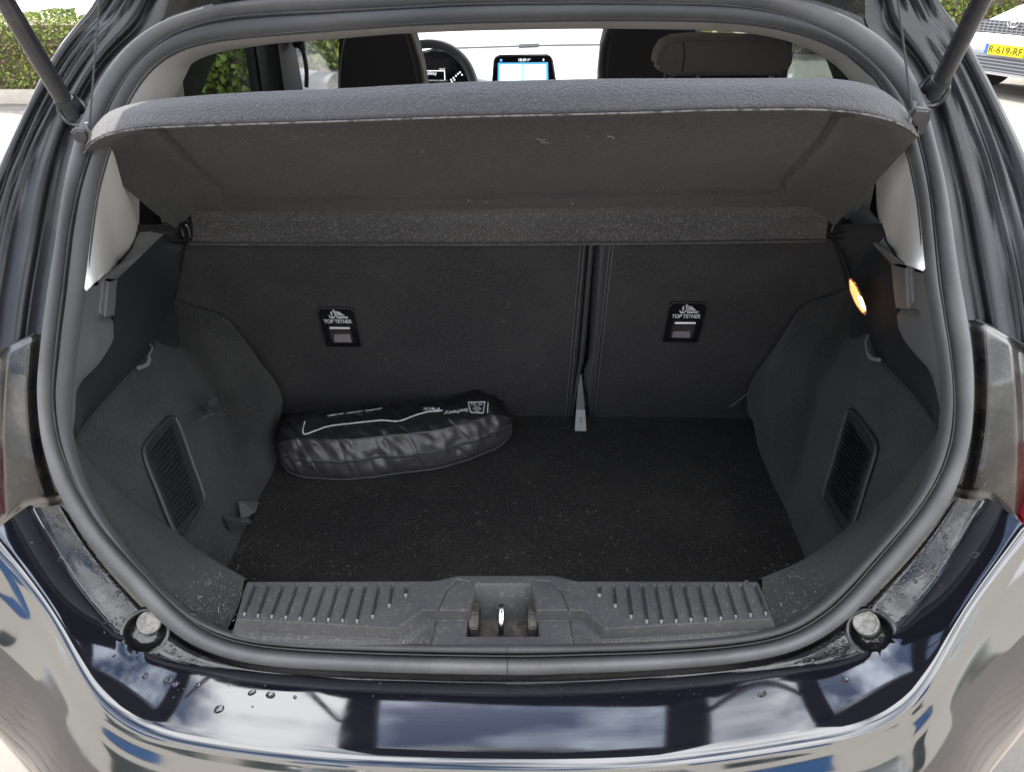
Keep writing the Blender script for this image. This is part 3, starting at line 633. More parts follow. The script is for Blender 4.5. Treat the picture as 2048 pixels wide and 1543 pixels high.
# vents with slats
def vent(poly, wallp, wn, ribs, s):
    P = [wallp(u, v) + wn*.0045 for u, v in poly]
    c = sum(P)/len(P); outer = cat(P, 60, True)
    v_ = MB(); v_.tube([p for p in outer], .0032, 8, closed=True)
    fr = v_.build('vent_grille', M['vent'], car)
    inn = [c + (p-c)*.985 for p in outer]
    b = MB(); b.add([p - wn*.002 for p in inn] + [c - wn*.002], [(i, (i+1) % 60, 60) for i in range(60)]); b.build('vent_back', M['trim_dark'], fr, smooth=False)
    n = 17
    (a0, a1), (b0, b1) = ribs
    for k in range(n):
        t = (k+.5)/n
        u0, v0 = a0[0]+(a1[0]-a0[0])*t, a0[1]+(a1[1]-a0[1])*t; u1, v1 = b0[0]+(b1[0]-b0[0])*t, b0[1]+(b1[1]-b0[1])*t
        p, q = wallp(u0, v0), wallp(u1, v1); d = nrm(q-p); side_ = np.cross(wn, d)*(-s)
        sl = MB(); h = .0035
        m_ = p*.2+q*.8
        sl.prism([p - side_*h + wn*.001, p + side_*h*.6 + wn*(.006 if s < 0 else .009), q + side_*h*.6 + wn*(.007 if s < 0 else .011), q - side_*h+wn*.001], wn*.0016)
        sl.build('slat', M['vent'], fr, smooth=False)
vent([(338,836),(352,848),(378,920),(403,992),(399,1014),(360,1075),(342,1058),(314,990),(287,922),(285,893),(310,862)], wallL, wnL, (((294,905),(352,1060)), ((338,852),(392,1012))), -1)
vent([(1706,822),(1696,834),(1672,920),(1651,990),(1656,1004),(1692,1065),(1712,1046),(1736,970),(1755,908),(1753,882),(1730,848)], wallR, wnR, (((1746,905),(1700,1045)), ((1704,842),(1664,985))), 1)
# extra carpet fold flaps on the left wall
for (pts) in ([(380,852),(404,838),(432,836),(430,812),(414,800),(400,801),(412,815),(408,832),(386,838)], [(442,1032),(476,1043),(484,1052),(456,1060),(445,1048)], [(472,1003),(497,1010),(490,1030),(478,1040)]):
    P = [wallL(u, v) + wnL*(.020 if k % 3 else .004) for k, (u, v) in enumerate(pts)]
    MB().prism(P, wnL*.0015).build('carpet_flap', M['flap'] if 'flap' in M else M.setdefault('flap', mat('folded_felt', (.05, .05, .05), .7, bump=((600, .001),))), car, smooth=False)
# bag hooks
for s, wl, wn, pts in ((-1, wallL, wnL, [(291,690),(290,702),(283,716),(284,724),(278,735),(262,741)]), (1, wallR, wnR, [(1747,672),(1747,686),(1748,700),(1752,712),(1760,721),(1775,724)])):
    P = [wl(u, v) + wn*.014 for u, v in pts]; P[0] = P[0] - wn*.006
    h = MB(); rr = cat(P, 20); h.tube(rr, np.interp(np.arange(20), [0, 8, 10, 19], [.0010, .0013, .0030, .0034]), 8); h.build('bag_hook', M['hook'], car)
# ================================================================== boot lamp
lp = [(1703,559),(1710,565),(1718,578),(1728,602),(1733,621),(1729,625),(1716,608),(1705,582)]
P = [ax(u, v, .575) for u, v in lp]
bl = MB().prism([p + (-.004, 0, 0) for p in P], (.004, 0, 0)).build('boot_lamp', M['lamp'], car, bevel=.001)
cP = sum(P)/len(P)
hp_ = [(1715,590),(1722,594),(1729,612),(1730,621),(1722,612)]
MB().prism([ax(u, v, .5705) for u, v in hp_], (.001, 0, 0)).build('lamp_bulb', M['bulb'], bl, smooth=False)
for k_ in range(6):
    rp_ = [ax(1704+4.4*k_, 566+9.5*k_, .5712), ax(1711+3.8*k_, 566+9.5*k_, .5712)]; MB().tube(rp_, .0005, 5).build('lens_rib', M['lamp'], bl)
fr = MB(); fr.tube([cP + (p-cP)*1.07 + (-.002, 0, 0) for p in cat(P, 30, True)], .0016, 6, closed=True); fr.build('lamp_bezel', M['lampbez'] if 'lampbez' in M else M.setdefault('lampbez', mat('amber_lens_edge', (.5, .22, .12), .3)), bl)
# ================================================================== rear seat backs
def seatback(pxl, pxr, rect, holes, seams):
    """relief sheet: local coordinates come from where the seat's plane lies, heights are along its normal"""
    n, m = 150, 130
    tl, tr_, br_, bl_ = rect
    TL, TR, BR, BL = (np.array(q, float) for q in rect)
    rows = []
    for i in range(n):
        a = i/(n-1); r = []
        for j in range(m):
            b = j/(m-1); p = (TL*(1-a)+TR*a)*(1-b) + (BL*(1-a)+BR*a)*b
            u, v = p; h = 0
            eL = a*np.linalg.norm(TR-TL); eR = (1-a)*np.linalg.norm(TR-TL)
            if pxl: h -= .022*(1-float(sst(0, 16, eL)))**2
            if pxr: h -= .022*(1-float(sst(0, 16, eR)))**2
            for (s0, s1, dep) in seams:
                su = s0[0]+(s1[0]-s0[0])*(v-s0[1])/(s1[1]-s0[1]); h -= dep*math.exp(-((u-su)/2.2)**2)
            q = seat(u, v, 0); h += .0025*mn.noise(Vector((q[0]*5, q[2]*5, 2)))
            r.append(q + SN*h)
        e = r[0]; rows.append([r[0] - SN*.02 + SUPV*.002] + r)
    if pxr: rows.append([p - SN*.07 + np.array([-.004, 0, 0]) for p in rows[-1]])
    if pxl: rows.insert(0, [p - SN*.07 + np.array([.004, 0, 0]) for p in rows[0]])
    return grid('seat_back', rows, M['seat_felt'], car)
sbL = seatback(False, True, [(235,464),(1183,470),(1150,850),(430,850)], [], [((1164,490),(1136,830),.003)])
sbR = seatback(True, False, [(1193,470),(1790,462),(1620,850),(1172,850)], [], [((1220,490),(1186,830),.003)])
MB().prism([seat(u, v, -.085) for u, v in ((1120,400),(1240,400),(1220,870),(1100,870))], -SN*.01).build('seat_gap_lining', M['plastic_dark'], car)
for par, a, b in ((sbL, (1169,487),(1137,832)), (sbR, (1220,487),(1184,818)), (sbL, (1161,487),(1131,832)), (sbR, (1227,487),(1190,818))):
    mb = MB(); mb.tube([seat(a[0]+(b[0]-a[0])*t, a[1]+(b[1]-a[1])*t, .0008) for t in np.linspace(0, 1, 12)], .0009, 5); mb.build('seam_stitch', M['stitch'], par)
# soft bolster beside the gap, lighter smooth vinyl
mb = MB(); loft('seat_bolster', [[seat(u, v, o) for u, v in pts] for pts, o in (([(1196,486),(1180,700),(1168,745),(1176,830)], -.006), ([(1203,486),(1188,700),(1178,760),(1180,830)], .006), ([(1211,486),(1196,700),(1186,780),(1183,830)], .001))], 30, 12, M['bolster'] if 'bolster' in M else M.setdefault('bolster', mat('smooth_vinyl', (.050, .050, .054), .6, bump=((700, .0004),))), sbR)
loft('seat_bolster', [[seat(u, v, o) for u, v in pts] for pts, o in (([(1178,486),(1160,700),(1150,770),(1141,832)], .0015), ([(1183,486),(1165,700),(1157,752),(1146,832)], .006), ([(1188,486),(1170,700),(1161,745),(1148,832)], -.006))], 30, 12, M['bolster'], sbL)
# strap in the slot
a = seat(1160, 748, -.01); b = az(1161, 820, ZF+.035); c = az(1161, 862, ZF+.004)
def ribbon(mb, pts, ws, th=.002, wd=(1, 0, 0)):
    wd = np.array(wd, float)
    for p, q, w0, w1 in zip(pts[:-1], pts[1:], ws[:-1], ws[1:]):
        n_ = nrm(np.cross(q-p, wd)); mb.prism([p-wd*w0, p+wd*w0, q+wd*w1, q-wd*w1], n_*th)
mb = MB(); ribbon(mb, [a, b], [.003, .0095], .004); st = mb.build('release_strap', M['strap'], car, bevel=.0006)
mb = MB(); ribbon(mb, [b, c], [.0095, .0122], .005); mb.build('strap_end', M['strap_light'], st, bevel=.0008)
mb = MB(); mb.prism([b*.35+c*.65+np.array(q) for q in ((-.0012, -.006, .006), (.0012, -.006, .006), (.0012, .004, .012), (-.0012, .004, .012))], (0, 0, .001)); mb.build('strap_mark', M['hook'], st)
# top tether plates
def tether(par, q, icon, scuffed):
    # q: pixel corners tl,tr,br,bl -> plane frame
    C4 = [seat(u, v, .003) for u, v in q]; o = sum(C4)/4; ex = np.array([1., 0, 0]); ey = SUPV
    wd = (np.linalg.norm(C4[1]-C4[0])+np.linalg.norm(C4[2]-C4[3]))/4; hg = (np.linalg.norm(C4[3]-C4[0])+np.linalg.norm(C4[2]-C4[1]))/4
    def W(x, y, z=0): return o + ex*x*wd + ey*y*hg + SN*z
    def rr(x0, y0, x1, y1, r, k=5):
        pts = []
        for cx_, cy_, a0 in ((x1-r, y1-r*wd/hg, 0), (x0+r, y1-r*wd/hg, 90), (x0+r, y0+r*wd/hg, 180), (x1-r, y0+r*wd/hg, 270)):
            for t in np.linspace(0, 90, k): a = math.radians(a0+t); pts.append((cx_+r*math.cos(a), cy_+r*math.sin(a)*wd/hg))
        return pts
    outr = rr(-1, -1, 1, 1, .16); innr = [(-.72 + .0, -.86), (.52, -.86), (.52, .12), (-.62, .12)]
    k = len(outr)
    # plate as ring: top block + border strips with an opening
    mb = MB()
    mb.prism([W(x, y) for x, y in rr(-1, .14, 1, 1, .16)], SN*.0025)
    mb.prism([W(x, y) for x, y in ((-1, -1), (-.66, -1), (-.66, .145), (-1, .145))], SN*.0025)
    mb.prism([W(x, y) for x, y in ((.66, -1), (1, -1), (1, .145), (.66, .145))], SN*.0025)
    mb.prism([W(x, y) for x, y in ((-.665, -1), (.665, -1), (.665, -.84), (-.665, -.84))], SN*.0024)
    pl = mb.build('tether_plate', M['gloss'], par, smooth=False)
    ed = MB(); ed.tube([W(x, y, .0027) for x, y in [(-.98, .80), (-.9, .96), (-.8, .985), (.8, .985), (.9, .96), (.98, .80)]], .0005, 5); ed.build('plate_edge', M['stitch'], par)
    mb = MB(); mb.prism([W(-.52, -.80, .001), W(.50, -.80, .001), W(.40, -.05, -.010), W(-.42, -.05, -.010)], -SN*.001); mb.build('tether_ramp', M['ramp'], par, smooth=False)
    mb = MB(); mb.prism([W(-.66, -.83, -.012), W(.66, -.83, -.012), W(.66, .14, -.012), W(-.66, .14, -.012)], -SN*.001); mb.build('tether_recess', M['plastic_dark'], par, smooth=False)
    mb = MB(); mb.tube([W(-.55, .0, .003), W(.60, .0, .003)], .0026, 10); mb.build('tether_bar', M['steel'], par)
    # lettering
    V, Fc = textmesh('TOP TETHER', .30, 0, .006); V = V/(np.ptp(V[:, 0]))*1.58
    mb = MB(); mb.add([W(v[0], .33 + v[1]*1.0*.95, .0033) for v in V], Fc)
    # child seat and anchor pictogram
    def poly(pts): mb.prism([W(x, y, .0031) for x, y in pts], SN*.0004)
    def stroke(pts, wdt=.035):
        P_ = [np.array(p_) for p_ in pts]
        for p_, q_ in zip(P_[:-1], P_[1:]):
            d_ = nrm(q_-p_); nn = np.array([-d_[1], d_[0]])*wdt; poly([p_-nn, q_-nn, q_+nn, p_+nn])
    stroke([(-.26, .50), (-.26, .84)], .022); stroke([(-.33, .74), (-.19, .74)], .018)
    stroke([(-.42, .64), (-.38, .54), (-.26, .50), (-.14, .54), (-.10, .64)], .026)
    stroke([(-.14, .90), (.02, .52), (.58, .52), (.60, .60)], .022); stroke([(-.08, .90), (.08, .58), (.56, .58)], .014); stroke([(-.14, .90), (-.08, .90)], .016)
    for k_ in range(5): stroke([(.02+.07*k_, .86-.045*k_), (.12+.08*k_, .64)], .020)
    for k_ in range(4): poly([(.14+.07*k_, .84-.05*k_), (.24+.07*k_, .80-.05*k_), (.20+.08*k_, .70-.01*k_), (.12+.08*k_, .72-.01*k_)])
    mb.build('tether_lettering', M['white_print'], par, smooth=False)
M['ramp'] = mat('grey_recess_plastic', (.14, .13, .14), .5)
tether(sbL, [(632,614),(703,614),(725,690),(657,692)], None, True); tether(sbR, [(1342,603),(1416,603),(1394,683),(1325,681)], None, False)
# ================================================================== parcel shelf (own object)
HZ = np.array([0, .598, 1.022]); rear = ay(1005, 232, .185); dS = nrm((0, rear[1]-HZ[1], rear[2]-HZ[2])); nS = nrm(np.cross((1, 0, 0), dS))
if nS[2] < 0: nS = -nS                        # points up
def sh(u, v, off=0): return apl(u, v, HZ + nS*off, nS)
shelf = empty('parcel_shelf', HZ, label='charcoal felt parcel shelf hanging tilted up on two cords across the open boot', cat='parcel shelf')
lipb = [(168,308),(172,292),(191,277),(222,267),(273,257),(342,253),(478,248),(697,241),(890,234),(1100,229),(1297,224),(1407,220),(1614,218),(1697,223),(1771,236),(1813,253),(1836,272)]
lipt = [(172,290),(176,262),(190,240),(212,222),(245,208),(308,197),(478,183),(697,173),(890,163),(1100,157),(1297,154),(1490,154),(1640,154),(1705,159),(1765,175),(1806,205),(1832,248)]
lb = [sh(u, v) for u, v in cat(lipb, 120)]; ltp = [sh(u, v, .046) for u, v in cat(lipt, 120)]
lb = np.array(lb); ltp = np.array(ltp)
for q in (lb, ltp):
    for j in range(3): q[:, j] = gsm(q[:, j], 1.5)
R = []
for i in range(120):
    a, b = lb[i], ltp[i]; ow = nrm(-dS*-1)
    R.append(cat([a + (0, .006, .002), a, a*.8+b*.2 + dS*.003, a*.4+b*.6 + dS*.004, b + dS*.000 - nS*.004, b - dS*.006 + nS*.001, b - dS*.03], 22))
grid('shelf_lip', R, M['shelf_lip'], shelf)
# edge binding line
mb = MB(); mb.tube([p + dS*.001 - nS*.001 for p in lb], .0011, 6); mb.build('edge_binding', M['binding'] if 'binding' in M else M.setdefault('binding', mat('worn_felt_edge', (.17, .16, .155), .9, var=[(120, (.04, .04, .04), .45, .6)])), shelf)
# underside: side edges straight from the lip corners to the pivots, raised frame, recessed field, step near the hinge
le = [(168,308),(190,326),(240,368),(300,420),(345,460),(352,470)]; re_ = [(1836,272),(1817,294),(1770,340),(1720,398),(1676,448),(1668,458)]
nU, nV = 320, 100; rows = []
hinl = (352, 470); 
for i in range(nU):
    a = i/(nU-1); rp = cat(lipb, 400)[int(a*399)]; ue = 352+(1668-352)*a; hp = np.array([ue, 462-8*a - 10*float(sst(356, 396, ue))*float(sst(1664, 1628, ue))])
    r = []
    for j in range(nV):
        b = j/(nV-1)
        p = rp*(1-b)+hp*b; P_ = sh(p[0], p[1]); u, v = p
        # recess: inside field pushed up by 9 mm
        l_ = np.interp(v, [258, 300, 380, 418], [290, 318, 396, 446]); r_ = np.interp(v, [230, 330, 400], [1704, 1638, 1566]); bot = np.interp(u, [400, 1600], [437, 419])
        fld = float(sst(-8, 6, u-l_))*float(sst(-8, 6, r_-u))*float(sst(-4, 4, bot-v))
        le_ = np.interp(v, [308, 326, 368, 420, 460], [168, 190, 240, 300, 345]); re2 = np.interp(v, [272, 294, 340, 398, 448], [1836, 1817, 1770, 1720, 1676])
        frame_l = float(np.clip((u-le_)/max(l_-58-le_, 20), 0, 1))*float(np.clip((re2-u)/max(re2-(r_+58), 20), 0, 1))
        P_ = P_ + nS*(.005*fld + .020*fld*(1-fld) + .026*frame_l*float(sst(.0, .28, b))) + nS*.0015*mn.noise(Vector(P_*7))
        if b < .02: P_ = sh(p[0], p[1])
        r.append(P_)
    rows.append(r)
rows = np.array(rows)
for j in range(rows.shape[1]):
    pass
under = grid('shelf_panel', rows, M['shelf_under'], shelf)
# side returns and top skin
for e in (0, -1):
    ed = rows[e]; grid('shelf_side', np.array([[p, p + nS*.012, p+nS*.030] for p in ed]), M['shelf_under'], shelf)
grid('shelf_top', rows[::2, 2::2] + nS*.005, M['shelf_lip'], shelf)
# hinge strip: band folded towards the boot
b0 = [(385,432),(700,431),(1005,429),(1300,427),(1655,424)]; b1 = [(380,490),(700,491),(1005,491),(1300,489),(1650,484)]
hp0 = [sh(u, v, .026*min(max((u-340)/45, 0), 1)*min(max((1690-u)/50, 0), 1) + .004*float(sst(440, 460, u))*float(sst(1575, 1555, u)) - .0012) for u, v in lin(b0, 60)]; hp1 = [ay(u, v, .565) for u, v in lin(b1, 60)]
R = [cat([hp0[i]+dS*.020+nS*.006, hp0[i]+dS*.006+nS*.000, hp0[i]*.85+hp1[i]*.15 + (0, -.002, 0), hp0[i]*.6+hp1[i]*.4 + (0, -.004, 0), hp1[i]+(0, 0, .004), hp1[i], hp1[i]+(0, .008, -.002), hp1[i]+(0, .02, .004)], 26) for i in range(60)]
grid('hinge_strip', R, M['hinge_felt'] if 'hinge_felt' in M else M.setdefault('hinge_felt', mat('coarse_hinge_felt', (.036, .034, .034), .95, sheen=.15, var=[(6, (.05, .048, .047), .4, .7), (300, (.13, .125, .12), .50, .70)], bump=((320, .004),))), shelf)
mb = MB(); mb.tube([hp1[i]+(0, -.003, .0055) for i in range(60)], .0012, 6); mb.build('hinge_groove', M['plastic_dark'], shelf)
# pivot clips
for s, (u, v) in ((-1, (376, 462)), (1, (1655, 452))):
    c = ay(u, v, .572); pc = MB(); pc.box(c, (.010, .008, .018)); pc.box(c + (-s*-.004, -.004, -.004), (.013, .006, .008)); o = pc.build('pivot_clip', M['gloss'], shelf, bevel=.003)
    mb = MB(); mb.tube([c + (s*.002, -.010, -.014), c + (s*.026, -.008, -.016)], .0045, 12); mb.tube([c+(s*.010, -.010, -.014), c+(s*.013, -.010, -.014)], .0058, 12); mb.build('pivot_pin', M['gloss'], o)
    mb = MB(); mb.tube(cat([c + (-.006*s, -.010, -.008), c+(-.006*s, -.010, .010), c+(0, -.010, .016), c+(.005*s, -.010, .008), c+(.005*s, -.010, -.006)], 16), .0018, 6); mb.build('clip_ring', M['gloss'], o)
# cord tabs and cords
for s, tab, cpts in ((-1, [(146,272),(152,264),(176,266),(182,280),(168,310),(156,290)], [(178,262),(187,190),(196,60),(204,-60)]), (1, [(1857,226),(1826,224),(1816,240),(1832,272),(1843,274),(1856,246)], [(1824,222),(1818,150),(1806,70),(1788,-60)])):
    P = [sh(u, v, .012) + dS*.004 for u, v in tab]
    MB().prism(P, nS*.006).build('cord_tab', M['tab'] if 'tab' in M else M.setdefault('tab', mat('grey_tab_plastic', (.10, .10, .105), .55)), shelf, bevel=.002)
    a = sh(*cpts[0], .02); b = ay(cpts[-1][0], cpts[-1][1], a[1]-.05)
    line = [a + (b-a)*t + np.array([0, 0, -.000]) for t in np.linspace(0, 1.25, 60)]
    tw = MB(); ph = [.00015*np.array([math.cos(k*1.9), math.sin(k*1.9), 0]) for k in range(60)]
    mb = MB(); mb.tube([p+q for p, q in zip(line, ph)], .0012, 6); mb.build('lift_cord', M['cord'], shelf)
    mb = MB(); mb.tube([a + (0, 0, -.012), a + (0, -.001, .010)], .0024, 8); mb.build('cord_ferrule', M['hook'], shelf)
# ================================================================== gas struts
for s, (u0, v0), (u1, v1) in ((-1, (140, 222), (0, -14)), (1, (1872, 182), (1968, -10))):
    a = G(u0, v0, -.012); off = .10
    b = ay(u1, v1, a[1]-.055); d = nrm(b-a); st = MB()
    st.tube([a + d*.012, a + d*.40], .0105, 18); o = st.build('gas_strut', M['strut'], car)
    MB().tube([a+d*.010, a+d*.016], .0118, 18).build('strut_collar', M['plastic_dark'], o)
    e = MB(); e.tube([a - d*.010, a + d*.012], .0085, 14); e.tube([a + (0, -.002, 0), a + (s*.004, .03, 0)], .009, 12); e.build('strut_socket', M['plastic_dark'], o, bevel=.001)
    mb = MB(); c = a + (s*.003, .012, -.002); mb.tube([c + .018*np.array([math.cos(t), 0, math.sin(t)]) for t in np.linspace(0, 2*math.pi, 24, endpoint=False)], .003, 6, closed=True); mb.build('strut_washer', M['strut'], o)
# ================================================================== headliner and pillars above the shelf
Bpx = [(300,260),(330,225),(352,190),(372,150),(392,118),(444,99),(513,89),(581,80),(697,72),(820,62),(1008,56),(1200,54),(1366,56),(1465,58),(1531,66),(1593,81),(1655,112),(1684,137),(1703,159),(1722,200),(1745,260)]
px = ringpx(RI); sel = [i for i in range(NR) if px[i, 1] < 290]; sel.sort(key=lambda i: px[i, 0]); a = lin([PI[i] - D*.003 for i in sel], 110)
def hy(u): return .46 + .0*u
b = np.array([ay(u, v, .50 + .06*float(sst(300, 700, abs(u-1005)))) for u, v in cat(Bpx, 110)])
R = []
for i in range(110):
    mid = a[i]*.45 + b[i]*.55 + np.array([0, 0, .0]) ; mid = mid - np.array([mid[0]*.02, .0, .006])
    R.append([*cat([a[i], mid, b[i]], 18), b[i] + np.array([b[i][0]*.02, .004, .006]), b[i] + np.array([b[i][0]*.10, .02, .03])])
head = grid('headliner_edge', R, M['beige'], car)
# headliner ceiling, roof skin
MB().box((0, 1.29, 1.425), (.56, .70, .008)).build('headliner', M['beige'], car)
MB().box((0, 1.27, 1.462), (.74, .80, .012)).build('roof', M['paint'], car, bevel=.01)
# side structures (inside of the doors)
XW = .66
for s in (-1, 1):
    X = s*XW
    MB().box((X, 1.45, .72), (.03, 1.05, .28)).build('door_lining', M['plastic_dark'], car, bevel=.01)
    # rear quarter trim between tailgate pillar and rear door window
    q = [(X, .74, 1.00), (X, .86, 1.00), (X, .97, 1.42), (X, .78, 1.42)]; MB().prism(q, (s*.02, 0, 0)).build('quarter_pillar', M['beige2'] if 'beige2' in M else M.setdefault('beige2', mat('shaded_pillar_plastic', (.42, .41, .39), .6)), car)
    MB().prism([(X+s*.006, .86, 1.0), (X+s*.006, 1.36, 1.0), (X+s*.006, 1.36, 1.42), (X+s*.006, .96, 1.42)], (s*.004, 0, 0)).build('side_window', M['tint'], car, smooth=False)
    bp = MB(); bp.prism([(X-s*.01, 1.35, .98), (X-s*.01, 1.46, .98), (X-s*.01, 1.46, 1.42), (X-s*.01, 1.36, 1.42)], (s*.03, 0, 0)); bp.prism([(X-s*.03, 1.47, .98), (X-s*.03, 1.68, .98), (X-s*.03, 1.62, 1.42), (X-s*.03, 1.47, 1.42)], (s*.05, 0, 0)); bp.build('door_pillar', M['plastic_dark'], car, bevel=.006)
    MB().prism([(X+s*.006, 1.68, 1.0), (X+s*.006, 2.42, 1.0), (X+s*.006, 2.0, 1.42), (X+s*.006, 1.62, 1.42)], (s*.004, 0, 0)).build('side_window', M['glass'], car, smooth=False)
    MB().tube([(s*.63, 2.62, .95), (s*.60, 1.98, 1.41)], .03, 8).build('windscreen_pillar', M['plastic_dark'], car)
ws = MB(); ws.prism([(-.60, 2.75, .95), (.60, 2.75, .95), (.58, 1.98, 1.42), (-.58, 1.98, 1.42)], (0, .004, .004)); ws.build('windscreen', M['glass'], car, smooth=False)
wn_ = nrm(np.cross((1, 0, 0), (0, .77, -.47)))
wp_ = MB(); wp_.tube([apl(u, v, (0, 2.75, .955), wn_) for u, v in lin([(903,97),(1000,94),(1100,91),(1300,89)], 12)], .0035, 6); wp_.tube([apl(u, v, (0, 2.75, .957), wn_) for u, v in ((1038,92.5),(1078,91))], .008, 6); wp_.build('reflection_band', M['plastic_dark'], car)  # added dark tubes standing in for a faint reflection band on the glass
# seat belt hanging at the pillar
mb = MB(); a = ay(602, 88, 1.60); mb.tube(cat([a, ay(608, 110, 1.58), ay(613, 140, 1.58), ay(613, 175, 1.58)], 16), [.010]*3+[.006]*13, 6); mb.build('seat_belt', M['belt'] if 'belt' in M else M.setdefault('belt', mat('grey_belt', (.10, .10, .095), .8)), car)
MB().box(ay(597, 82, 1.60), (.016, .012, .018)).build('belt_anchor', M['plastic_dark'], car, bevel=.004)
# ================================================================== front seats
def pad(name, px_, y, th, m, parent=car, seg=3, bev=None):
    P = [ay(u, v, y) for u, v in px_]; mb = MB(); mb.prism(P, (0, th, 0)); return mb.build(name, m, parent, bevel=bev or .02, seg=seg)
fsL = pad('front_seat', [(676,40),(690,10),(780,0),(812,30),(828,80),(842,130),(852,190),(850,260),(672,260),(674,120)], 1.62, .12, M['seat'])
mb = MB(); mb.tube(cat([ay(u, v, 1.618) for u, v in [(690,75),(683,110),(680,150),(680,185)]], 14), .0025, 6); mb.build('seat_piping', M['strap_light'], fsL)
mb = MB(); mb.tube(cat([ay(u, v, 1.618) for u, v in [(821,62),(832,95),(842,130),(850,175)]], 14), .005, 6); mb.build('seat_piping', M['piping'], fsL)
fsR = pad('front_seat', [(1218,40),(1240,5),(1370,5),(1392,40),(1400,120),(1405,260),(1196,260),(1200,150),(1206,90)], 1.62, .12, M['seat'])
mb = MB(); mb.tube(cat([ay(u, v, 1.618) for u, v in [(1217,60),(1206,95),(1202,130),(1202,170)]], 14), .006, 6); mb.build('seat_piping', M['strap'], fsR)
# rear head restraint
hr = pad('rear_head_restraint', [(1312,140),(1318,108),(1330,88),(1352,76),(1400,72),(1480,74),(1560,78),(1582,86),(1590,102),(1586,128),(1574,150),(1500,153),(1340,152)], .80, .085, M['headrest'], bev=.018, seg=4)
mb = MB(); mb.tube(cat([ay(u, v, .7985) for u, v in [(1366,86),(1369,110),(1364,146)]], 12), .0012, 5); mb.build('headrest_seam', M['plastic_dark'], hr)
mb = MB(); mb.tube([ay(1336, 158, .799), ay(1360, 147, .797), ay(1440, 149, .797), ay(1560, 149, .797)], .0018, 6); mb.build('headrest_piping', M['strap'], hr)
for u in (1396, 1541): MB().tube([ay(u, 148, .84), ay(u, 175, .84)], .006, 10).build('headrest_post', M['chrome'], hr)
MB().box((0, .86, 1.0), (.60, .09, .10)).build('rear_seat_top', M['seat'], car, bevel=.03)
MB().box((.405, .93, 1.15), (.125, .03, .102)).build('rear_seat_top', M['seat'], car, bevel=.02)
# ================================================================== dashboard
dsh = MB(); dx = np.linspace(-.64, .64, 30)
prf = [(2.18, .80), (2.20, 1.02), (2.24, 1.060), (2.35, 1.068), (2.45, 1.04), (2.6, .99), (2.75, .93)]
grid('dashboard', np.array([[(x, y, z + (.03*math.exp(-((x+.33)/.20)**4) if .95 < z and y < 2.5 else 0)) for y, z in cat(prf, 24)[:, :2]] for x in dx]), M['dash_sunlit'], car)
cl = pad('instrument_cluster', [(840,104),(865,98),(890,100),(912,112),(935,138),(952,170),(958,200),(800,200)], 2.165, .03, M['gloss'], bev=.006)
mb = MB()
for a, b in (((850,142),(889,142)), ((889,142),(890,162)), ((850,162),(890,162))): mb.tube([ay(*a, 2.162), ay(*b, 2.162)], .0016, 4)
for k, (u, v) in enumerate([(902,160),(907,156),(912,152),(916,148),(920,145),(924,150),(909,160),(904,164)]): mb.box(ay(u, v, 2.162), (.0025, .001, .0025))
mb.build('cluster_lights', M['led'], cl, smooth=False)
V, Fc = textmesh('safety', 1.0); V = V/np.ptp(V[:, 0]); mb = MB(); c = ay(862, 147, 2.161); mb.add([c + np.array([v[0]*.040, 0, v[1]*.035]) for v in V], Fc)
V, Fc = textmesh('18:57', 1.0); V = V/np.ptp(V[:, 0]); c = ay(884, 139, 2.161); mb.add([c + np.array([v[0]*.020, 0, v[1]*.018]) for v in V], Fc); mb.build('cluster_text', M['led'], cl, smooth=False)
# steering wheel
cw = ay(856, 182, 2.02); rw = 92/F*np.dot(cw-CAM, FW); tl = math.radians(25)
e1 = np.array([1., 0, 0]); e2 = np.array([0, math.sin(tl), math.cos(tl)])
mb = MB(); mb.tube([cw + rw*(math.cos(t)*e1 + math.sin(t)*e2) for t in np.linspace(0, 2*math.pi, 60, endpoint=False)], .0165, 12, closed=True); sw = mb.build('steering_wheel', M['wheel'] if 'wheel' in M else M.setdefault('wheel', mat('grey_leather_wheel', (.055, .055, .06), .45)), car)
mb = MB(); mb.box(cw + (0, .02, -.02), (.07, .02, .05)); mb.tube([cw - e1*rw, cw + e1*rw], .014, 8); mb.build('wheel_hub', M['gloss'], sw, bevel=.006)
# centre display
ds = pad('centre_display', [(984,158),(987,122),(991,113),(1000,110),(1094,109),(1102,113),(1106,122),(1112,158),(1112,200),(984,200)], 2.16, .025, M['gloss'], bev=.004)
MB().prism([ay(u, v, 2.1575) for u, v in ((996,126),(1096,125),(1097,172),(995,172))], (0, .001, 0)).build('screen_frame', M['screen_blue'], ds, smooth=False)
for a, b in ((1000, 1044), (1046, 1092)): MB().prism([ay(u, v, 2.1565) for u, v in ((a,130),(b,129),(b,172),(a,172))], (0, .0008, 0)).build('screen_tile', M['screen'], ds, smooth=False)
mb = MB()
for txt, u, wd in (('18:49', 1044, .026), ('17°', 1057, .012)):
    V, Fc = textmesh(txt, 1.0, 0, .02); V = V/np.ptp(V[:, 0]); c = ay(u, 120.5, 2.1565); mb.add([c + np.array([v[0]*wd, 0, v[1]*wd]) for v in V], Fc)
mb.build('screen_lettering', M['led'], ds, smooth=False)
MB().box(ay(1002, 121, 2.1565), (.004, .0005, .004)).build('screen_icon', M['screen_blue'], ds, smooth=False); MB().box(ay(1087, 120, 2.1565), (.0025, .0005, .0035)).build('screen_icon', M['led'], ds, smooth=False)
